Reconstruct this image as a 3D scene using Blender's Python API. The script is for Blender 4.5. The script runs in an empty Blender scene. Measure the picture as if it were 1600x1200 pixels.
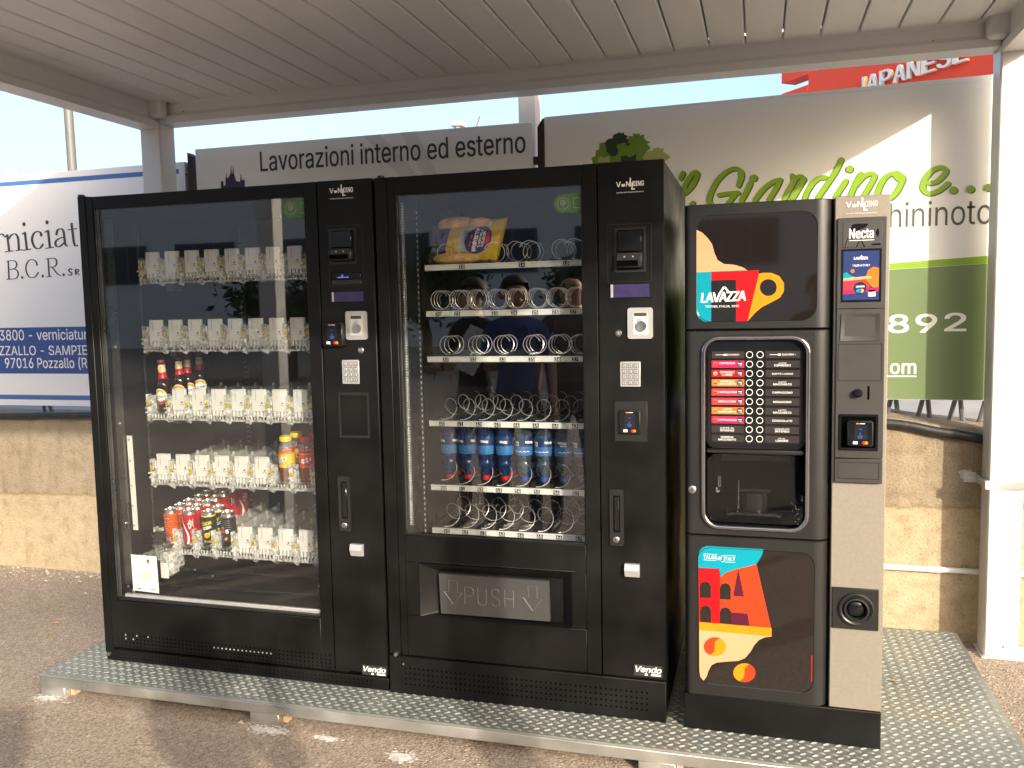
import bpy, bmesh, math, random
from mathutils import Vector, Matrix
random.seed(7)
sc = bpy.context.scene
COL = sc.collection

# ------------------------------------------------------------------ camera, sky, sun, exposure
def basis(yaw, pitch, roll):
    cy, sy, cp, sp = math.cos(yaw), math.sin(yaw), math.cos(pitch), math.sin(pitch)
    fwd = Vector((-sy*cp, cy*cp, -sp)); right = Vector((cy, sy, 0)); down = fwd.cross(right)
    c, s = math.cos(roll), math.sin(roll)
    return c*right + s*down, -s*right + c*down, fwd
cam = bpy.data.cameras.new('camera'); camo = bpy.data.objects.new('camera', cam); COL.objects.link(camo)
r_, d_, f_ = basis(0.2801, 0.0872, 0.0197)
camo.matrix_world = Matrix(((r_.x, -d_.x, -f_.x, 0.2844), (r_.y, -d_.y, -f_.y, -2.7511), (r_.z, -d_.z, -f_.z, 1.3698), (0, 0, 0, 1)))
cam.sensor_width = 36; cam.lens = 1340.94/1600*36; cam.clip_start = 0.05; cam.clip_end = 600
sc.camera = camo
SUN = Vector((0.90, -1.0, 0.48)).normalized()
w = bpy.data.worlds.new('World'); sc.world = w; w.use_nodes = True
nt = w.node_tree; bg = nt.nodes['Background']; sky = nt.nodes.new('ShaderNodeTexSky')
sky.sky_type = 'NISHITA'; sky.sun_disc = False
sky.sun_elevation = math.asin(SUN.z); sky.sun_rotation = math.atan2(SUN.x, SUN.y)
sky.air_density = 1.0; sky.dust_density = 5.5; sky.ozone_density = 1.5
nt.links.new(sky.outputs[0], bg.inputs[0]); bg.inputs[1].default_value = 0.15
sl = bpy.data.lights.new('sun', 'SUN'); sl.energy = 2.0; sl.angle = math.radians(0.8); sl.color = (1.0, 0.91, 0.78)
so = bpy.data.objects.new('sun', sl); COL.objects.link(so)
so.rotation_euler = SUN.to_track_quat('Z', 'Y').to_euler(); so.location = (8, -8, 6)
sc.view_settings.view_transform = 'Standard'; sc.view_settings.look = 'None'
sc.view_settings.exposure = 1.48; sc.view_settings.gamma = 1.0; sc.view_settings.use_curve_mapping = False
sc.cycles.transparent_max_bounces = 32; sc.cycles.max_bounces = 10

# ------------------------------------------------------------------ materials
def L(c):
    c = c/255.0
    return c/12.92 if c <= 0.04045 else ((c+0.055)/1.055)**2.4
def S(r, g, b, k=0.72): return (k*L(r), k*L(g), k*L(b))
def node(nt, t, **k):
    n = nt.nodes.new(t)
    for a, b in k.items(): setattr(n, a, b)
    return n
def M(name, col, rough=0.5, metal=0.0, var=0.0, vs=4.0, bump=0.0, bs=150.0, coat=0.0, emit=None, est=1.0, spec=0.5, rvar=0.0, stretch=None):
    m = bpy.data.materials.new(name); m.use_nodes = True; nt = m.node_tree; p = nt.nodes['Principled BSDF']
    p.inputs['Base Color'].default_value = (*col, 1); p.inputs['Roughness'].default_value = rough
    p.inputs['Metallic'].default_value = metal; p.inputs['Coat Weight'].default_value = coat
    p.inputs['Specular IOR Level'].default_value = spec
    tc = node(nt, 'ShaderNodeTexCoord'); src = tc.outputs['Object']
    if stretch:
        mp = node(nt, 'ShaderNodeMapping'); mp.inputs['Scale'].default_value = stretch
        nt.links.new(src, mp.inputs[0]); src = mp.outputs[0]
    if var > 0 or rvar > 0:
        n = node(nt, 'ShaderNodeTexNoise'); n.inputs['Scale'].default_value = vs; n.inputs['Detail'].default_value = 6
        nt.links.new(src, n.inputs['Vector'])
        if var > 0:
            r = node(nt, 'ShaderNodeValToRGB'); r.color_ramp.elements[0].position = 0.3; r.color_ramp.elements[1].position = 0.7
            r.color_ramp.elements[0].color = (*[max(0, c*(1-var)) for c in col], 1)
            r.color_ramp.elements[1].color = (*[min(1, c*(1+var)) for c in col], 1)
            nt.links.new(n.outputs[0], r.inputs[0]); nt.links.new(r.outputs[0], p.inputs['Base Color'])
        if rvar > 0:
            mr = node(nt, 'ShaderNodeMapRange'); mr.inputs[1].default_value = 0.3; mr.inputs[2].default_value = 0.7
            mr.inputs[3].default_value = max(0.02, rough-rvar); mr.inputs[4].default_value = min(1, rough+rvar)
            nt.links.new(n.outputs[0], mr.inputs[0]); nt.links.new(mr.outputs[0], p.inputs['Roughness'])
    if bump > 0:
        n2 = node(nt, 'ShaderNodeTexNoise'); n2.inputs['Scale'].default_value = bs; n2.inputs['Detail'].default_value = 4
        nt.links.new(src, n2.inputs['Vector'])
        b = node(nt, 'ShaderNodeBump'); b.inputs['Strength'].default_value = bump; b.inputs['Distance'].default_value = 0.004
        nt.links.new(n2.outputs[0], b.inputs['Height']); nt.links.new(b.outputs[0], p.inputs['Normal'])
    if emit:
        p.inputs['Emission Color'].default_value = (*emit, 1); p.inputs['Emission Strength'].default_value = est
    return m
def clearmat(name, tint, opac, rough=0.1, body=(0.8, 0.8, 0.78), fres=1.5, streak=0.0, gloss=1.0):
    """thin clear sheet: mostly see-through, a little body colour, Fresnel reflection"""
    m = bpy.data.materials.new(name); m.use_nodes = True; nt = m.node_tree
    for n in list(nt.nodes): nt.nodes.remove(n)
    out = node(nt, 'ShaderNodeOutputMaterial'); tr = node(nt, 'ShaderNodeBsdfTransparent'); tr.inputs[0].default_value = (*tint, 1)
    df = node(nt, 'ShaderNodeBsdfDiffuse'); df.inputs[0].default_value = (*body, 1)
    gl = node(nt, 'ShaderNodeBsdfGlossy'); gl.inputs['Roughness'].default_value = rough
    m1 = node(nt, 'ShaderNodeMixShader'); m1.inputs[0].default_value = opac
    m2 = node(nt, 'ShaderNodeMixShader'); f0 = ((fres-1)/(fres+1))**2
    lw = node(nt, 'ShaderNodeLayerWeight'); lw.inputs[0].default_value = 0.5
    pw = node(nt, 'ShaderNodeMath', operation='POWER'); pw.inputs[1].default_value = 5.0; nt.links.new(lw.outputs['Facing'], pw.inputs[0])
    fr = node(nt, 'ShaderNodeMath', operation='MULTIPLY_ADD'); fr.inputs[1].default_value = 1-f0; fr.inputs[2].default_value = f0; nt.links.new(pw.outputs[0], fr.inputs[0])
    nt.links.new(tr.outputs[0], m1.inputs[1]); nt.links.new(df.outputs[0], m1.inputs[2])
    nt.links.new(m1.outputs[0], m2.inputs[1]); nt.links.new(gl.outputs[0], m2.inputs[2])
    if gloss != 1.0:
        mu = node(nt, 'ShaderNodeMath', operation='MULTIPLY'); mu.use_clamp = True; mu.inputs[1].default_value = gloss
        nt.links.new(fr.outputs[0], mu.inputs[0]); nt.links.new(mu.outputs[0], m2.inputs[0])
    else: nt.links.new(fr.outputs[0], m2.inputs[0])
    if streak > 0:
        tc = node(nt, 'ShaderNodeTexCoord'); n = node(nt, 'ShaderNodeTexNoise'); n.inputs['Scale'].default_value = 60
        n.inputs['Detail'].default_value = 5
        nt.links.new(tc.outputs['Object'], n.inputs['Vector'])
        mr = node(nt, 'ShaderNodeMapRange'); mr.inputs[1].default_value = 0.35; mr.inputs[2].default_value = 0.7
        mr.inputs[3].default_value = max(0, opac-streak); mr.inputs[4].default_value = min(1, opac+streak)
        nt.links.new(n.outputs[0], mr.inputs[0]); nt.links.new(mr.outputs[0], m1.inputs[0])
    nt.links.new(m2.outputs[0], out.inputs[0])
    return m

black = M('black_powder_coat', (0.0055, 0.0052, 0.0050), 0.44, var=0.45, vs=5, bump=0.05, bs=900, rvar=0.12, spec=0.24)
blacksat = M('black_satin_plastic', (0.014, 0.0138, 0.0135), 0.36, var=0.2, vs=6, bump=0.08, bs=700, spec=0.55)
blackgl = M('black_gloss_plastic', (0.008, 0.008, 0.009), 0.12, var=0.2, vs=8)
dark = M('dark_recess', (0.0008, 0.0008, 0.0008), 0.9, var=0.2, spec=0.05)
charcoal = M('charcoal_liner', (0.008, 0.0083, 0.009), 0.5, var=0.25, vs=2, bump=0.03, bs=200)
linermetal = M('grey_liner_metal', (0.15, 0.15, 0.145), 0.32, metal=0.8, var=0.3, vs=7, rvar=0.1)
panelgrey = M('dark_grey_plastic', (0.032, 0.0305, 0.0295), 0.5, var=0.15, vs=10, bump=0.12, bs=900)
flapgrey = M('grey_push_flap', (0.05, 0.05, 0.05), 0.4, var=0.12, vs=6, bump=0.05, bs=500)
beige = M('beige_metallic_panel', (0.265, 0.235, 0.195), 0.42, metal=0.2, var=0.06, vs=120, bump=0.02, bs=900)
chrome = M('chrome', (0.45, 0.45, 0.46), 0.10, metal=1.0, var=0.05)
silver = M('brushed_silver', (0.62, 0.61, 0.59), 0.32, metal=1.0, var=0.1, vs=30, rvar=0.08)
silverplastic = M('silver_plastic', (0.5, 0.5, 0.5), 0.35, metal=0.4, var=0.06, vs=20)
whitepl = M('white_plastic', (0.60, 0.60, 0.565), 0.4, var=0.04, vs=20)
strip = M('price_strip', (0.66, 0.69, 0.66), 0.35, var=0.05, vs=6)
wire = M('bright_steel_wire', (0.78, 0.78, 0.76), 0.3, metal=0.75, var=0.1, vs=40)
paint = M('white_painted_aluminium', (0.63, 0.625, 0.615), 0.38, var=0.035, vs=1.6, bump=0.02, bs=60)
slatm = M('pale_grey_slat', (0.70, 0.70, 0.715), 0.42, var=0.05, vs=1.1, bump=0.03, bs=40, stretch=(6, 0.4, 1))
galv = M('galvanised_steel', (0.58, 0.585, 0.56), 0.36, metal=0.85, var=0.28, vs=5, rvar=0.13, bump=0.05, bs=40)
browniron = M('dark_brown_iron', (0.03, 0.015, 0.012), 0.6, var=0.3, vs=14, bump=0.1)
greypole = M('grey_pole_paint', (0.13, 0.125, 0.12), 0.5, var=0.1, vs=3)
postpaint = M('beige_post_paint', (0.52, 0.48, 0.43), 0.5, var=0.06, vs=4)
white = M('white_print', (0.82, 0.82, 0.80), 0.5, var=0.03)
board = M('white_sign_sheet', (0.78, 0.78, 0.78), 0.35, var=0.03, vs=1.5, bump=0.015, bs=5)
boardc = M('cream_sign_sheet', (0.80, 0.80, 0.77), 0.35, var=0.03, vs=1.5, bump=0.015, bs=5)
boardg = M('silver_sign_sheet', (0.85, 0.86, 0.86), 0.35, var=0.03, vs=1.5)
boardband = M('grey_band_print', (0.73, 0.735, 0.74), 0.4, var=0.03)
signblue = M('blue_print', S(62, 92, 166), 0.4, var=0.05)
signblue2 = M('mid_blue_print', S(80, 124, 190), 0.4, var=0.05)
txtdark = M('dark_grey_print', (0.05, 0.05, 0.052), 0.5, var=0.1)
txtolive = M('olive_grey_print', (0.085, 0.09, 0.07), 0.5, var=0.1)
purple = M('purple_print', S(62, 30, 92), 0.5, var=0.05)
lime = M('lime_print', S(146, 190, 40), 0.4, var=0.05)
limedark = M('olive_shadow_print', S(92, 112, 50), 0.5, var=0.05)
leafgreen = M('green_print', S(126, 166, 44), 0.5, var=0.06)
leafdark = M('dark_green_print', S(52, 70, 44), 0.5, var=0.06)
leafpale = M('pale_green_print', S(196, 202, 128), 0.5, var=0.05)
panelgreen = M('sage_green_print', S(122, 142, 96), 0.4, var=0.04)
glass = clearmat('window_glass', (0.985, 0.99, 0.985), 0.0015, 0.0, (0.6, 0.6, 0.6), 1.5, gloss=2.2)
flapglass = clearmat('clear_flap', (0.95, 0.95, 0.95), 0.0006, 0.02, (0.5, 0.5, 0.5), 1.45)
clearpl = clearmat('clear_plastic', (0.93, 0.94, 0.93), 0.16, 0.12, (0.78, 0.79, 0.76), 1.45, 0.1)
clearfr = clearmat('clear_moulded_plastic', (0.92, 0.93, 0.92), 0.36, 0.1, (0.8, 0.8, 0.77), 1.5, 0.3)
teal = M('teal_print', S(0, 160, 184), 0.3, var=0.03)
red = M('red_print', S(222, 16, 26), 0.3, var=0.03)
orangered = M('orange_red_print', S(242, 68, 28), 0.3, var=0.03)
yellow = M('amber_print', S(250, 152, 22), 0.3, var=0.03)
peach = M('peach_print', S(250, 176, 132), 0.3, var=0.03)
plum = M('plum_print', S(92, 24, 50), 0.3, var=0.03)
brownpanel = M('dark_brown_gloss_panel', (0.012, 0.009, 0.0075), 0.06, var=0.2, vs=3, coat=1.0)
greensticker = M('green_sticker', S(88, 130, 82), 0.4, var=0.1, vs=40)
stickergrey = M('grey_sticker_print', S(150, 160, 146), 0.5, var=0.25, vs=150)
tagyellow = M('yellow_tag', S(236, 214, 20), 0.4, var=0.05)
lcdm = M('violet_lcd', S(64, 56, 96), 0.15, var=0.15, vs=30, emit=S(74, 64, 110), est=0.06)
screenblue = M('lit_screen_blue', S(52, 66, 118), 0.15, var=0.05, emit=S(54, 70, 130), est=0.05)
ledblue = M('lit_blue_led', (0.03, 0.04, 0.2), 0.3, var=0.05, emit=(0.25, 0.3, 1.0), est=0.25)
glyphblue = M('lit_blue_glyph', S(54, 76, 140), 0.3, var=0.05, emit=S(50, 70, 140), est=0.04)
cardor = M('orange_mark', S(240, 150, 40), 0.3, var=0.03)
cardred = M('red_mark', S(226, 50, 40), 0.3, var=0.03)
menugrey = M('menu_label_grey', (0.030, 0.026, 0.025), 0.25, var=0.15, vs=20)
magenta = M('magenta_label', S(222, 36, 96), 0.3, var=0.04)
pinkred = M('pink_red_label', S(232, 60, 76), 0.3, var=0.04)
orange = M('orange_label', S(244, 126, 30), 0.3, var=0.04)
paperm = M('white_paper', (0.76, 0.78, 0.72), 0.7, var=0.03, vs=12)
rubber = M('black_rubber_hose', (0.022, 0.022, 0.022), 0.45, var=0.3, vs=25, bump=0.2, bs=60)
pvc = M('white_pvc', (0.76, 0.76, 0.73), 0.35, var=0.05)
redwall = M('red_facade', S(232, 74, 46, 1.0), 0.6, var=0.05, vs=0.6)

def graded(name, build):
    m = bpy.data.materials.new(name); m.use_nodes = True
    build(m.node_tree, m.node_tree.nodes['Principled BSDF']); return m
def ramp(nt, src, stops):
    r = node(nt, 'ShaderNodeValToRGB'); e = r.color_ramp.elements
    while len(e) < len(stops): e.new(0.5)
    for i, (p, c) in enumerate(stops): e[i].position = p; e[i].color = (*c, 1)
    nt.links.new(src, r.inputs[0]); return r
def noise(nt, vec, scale, detail=6, rough=0.55):
    n = node(nt, 'ShaderNodeTexNoise'); n.inputs['Scale'].default_value = scale
    n.inputs['Detail'].default_value = detail; n.inputs['Roughness'].default_value = rough
    nt.links.new(vec, n.inputs['Vector']); return n
def mixc(nt, fac, a, b, mode='MIX'):
    x = node(nt, 'ShaderNodeMix', data_type='RGBA', blend_type=mode)
    if isinstance(fac, float): x.inputs[0].default_value = fac
    else: nt.links.new(fac, x.inputs[0])
    for s, v in ((6, a), (7, b)):
        if isinstance(v, tuple): x.inputs[s].default_value = (*v, 1)
        else: nt.links.new(v, x.inputs[s])
    return x.outputs[2]
def asphalt_nodes(nt, p):
    tc = node(nt, 'ShaderNodeTexCoord'); o = tc.outputs['Object']
    big = noise(nt, o, 0.9, 5); mid = noise(nt, o, 9, 6); fine = noise(nt, o, 170, 3, 0.7)
    vo = node(nt, 'ShaderNodeTexVoronoi'); vo.inputs['Scale'].default_value = 130; nt.links.new(o, vo.inputs['Vector'])
    base = ramp(nt, big.outputs[0], [(0.3, (0.37, 0.295, 0.23)), (0.7, (0.46, 0.375, 0.295))]).outputs[0]
    st = ramp(nt, vo.outputs['Color'], [(0.0, (0.55, 0.54, 0.53)), (0.55, (0.95, 0.95, 0.95)), (0.9, (1.25, 1.22, 1.2)), (1.0, (1.9, 1.85, 1.8))]).outputs[0]
    c = mixc(nt, 1.0, base, st, 'MULTIPLY')
    dk = ramp(nt, fine.outputs[0], [(0.35, (0.55, 0.55, 0.55)), (0.55, (1.0, 1.0, 1.0))]).outputs[0]
    c = mixc(nt, 0.75, c, dk, 'MULTIPLY')
    dust = ramp(nt, mid.outputs[0], [(0.55, (0, 0, 0)), (0.8, (1, 1, 1))]).outputs[0]
    x = node(nt, 'ShaderNodeMath', operation='MULTIPLY'); x.inputs[1].default_value = 0.35; nt.links.new(dust, x.inputs[0])
    c = mixc(nt, x.outputs[0], c, (0.50, 0.43, 0.36))
    nt.links.new(c, p.inputs['Base Color']); p.inputs['Roughness'].default_value = 0.9; p.inputs['Specular IOR Level'].default_value = 0.25
    ad = node(nt, 'ShaderNodeMath', operation='ADD'); nt.links.new(fine.outputs[0], ad.inputs[0]); nt.links.new(vo.outputs['Distance'], ad.inputs[1])
    b = node(nt, 'ShaderNodeBump'); b.inputs['Strength'].default_value = 0.8; b.inputs['Distance'].default_value = 0.006
    nt.links.new(ad.outputs[0], b.inputs['Height']); nt.links.new(b.outputs[0], p.inputs['Normal'])
asphalt = graded('worn_brown_asphalt', asphalt_nodes)
def wall_nodes(nt, p):
    tc = node(nt, 'ShaderNodeTexCoord'); o = tc.outputs['Object']
    sx = node(nt, 'ShaderNodeSeparateXYZ'); nt.links.new(o, sx.inputs[0])
    big = noise(nt, o, 1.7, 6); mid = noise(nt, o, 14, 8, 0.65); fine = noise(nt, o, 110, 4, 0.7)
    lower = ramp(nt, big.outputs[0], [(0.3, (0.40, 0.315, 0.195)), (0.7, (0.49, 0.395, 0.26))]).outputs[0]
    upper = ramp(nt, big.outputs[0], [(0.3, (0.285, 0.23, 0.155)), (0.7, (0.40, 0.325, 0.23))]).outputs[0]
    ad = node(nt, 'ShaderNodeMath', operation='MULTIPLY_ADD'); ad.inputs[1].default_value = 0.05
    nt.links.new(mid.outputs[0], ad.inputs[0]); nt.links.new(sx.outputs[2], ad.inputs[2])
    mx = node(nt, 'ShaderNodeMath', operation='MULTIPLY_ADD'); mx.inputs[1].default_value = -0.029; nt.links.new(sx.outputs[0], mx.inputs[0]); nt.links.new(ad.outputs[0], mx.inputs[2]); ad = mx
    sel = ramp(nt, ad.outputs[0], [(0.565, (0, 0, 0)), (0.585, (1, 1, 1))]).outputs[0]
    c = mixc(nt, sel, lower, upper)
    joint = ramp(nt, ad.outputs[0], [(0.562, (1, 1, 1)), (0.574, (0.72, 0.68, 0.62)), (0.586, (1, 1, 1))]).outputs[0]
    c = mixc(nt, 1.0, c, joint, 'MULTIPLY')
    mp = node(nt, 'ShaderNodeMapping'); mp.inputs['Scale'].default_value = (7, 7, 1.1); nt.links.new(o, mp.inputs[0])
    run = noise(nt, mp.outputs[0], 1.3, 6, 0.6)
    rn = ramp(nt, run.outputs[0], [(0.30, (0.66, 0.63, 0.60)), (0.52, (1, 1, 1))]).outputs[0]
    c = mixc(nt, sel, c, mixc(nt, 0.5, c, rn, 'MULTIPLY'))
    sp = ramp(nt, mid.outputs[0], [(0.36, (0.78, 0.74, 0.69)), (0.5, (1, 1, 1)), (0.72, (1.12, 1.10, 1.05))]).outputs[0]
    c = mixc(nt, 0.8, c, sp, 'MULTIPLY')
    fs = ramp(nt, fine.outputs[0], [(0.36, (0.6, 0.57, 0.53)), (0.5, (1, 1, 1))]).outputs[0]
    c = mixc(nt, 0.7, c, fs, 'MULTIPLY')
    nt.links.new(c, p.inputs['Base Color']); p.inputs['Roughness'].default_value = 0.92; p.inputs['Specular IOR Level'].default_value = 0.2
    a2 = node(nt, 'ShaderNodeMath', operation='MULTIPLY_ADD'); a2.inputs[1].default_value = 3.0
    nt.links.new(mid.outputs[0], a2.inputs[0]); nt.links.new(fine.outputs[0], a2.inputs[2])
    b = node(nt, 'ShaderNodeBump'); b.inputs['Strength'].default_value = 0.6; b.inputs['Distance'].default_value = 0.006
    nt.links.new(a2.outputs[0], b.inputs['Height']); nt.links.new(b.outputs[0], p.inputs['Normal'])
wallmat = graded('rough_plastered_concrete', wall_nodes)
def plate_nodes(nt, p):
    tc = node(nt, 'ShaderNodeTexCoord'); o = tc.outputs['Object']
    big = noise(nt, o, 2.2, 6, 0.6); mid = noise(nt, o, 16, 5)
    c = ramp(nt, big.outputs[0], [(0.3, (0.27, 0.29, 0.26)), (0.55, (0.37, 0.385, 0.345)), (0.72, (0.42, 0.39, 0.32))]).outputs[0]
    nt.links.new(c, p.inputs['Base Color']); p.inputs['Metallic'].default_value = 0.65
    r = ramp(nt, mid.outputs[0], [(0.3, (0.33, 0.33, 0.33)), (0.7, (0.52, 0.52, 0.52))]).outputs[0]
    nt.links.new(r, p.inputs['Roughness'])
platem = graded('galvanised_checker_plate', plate_nodes)
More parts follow.
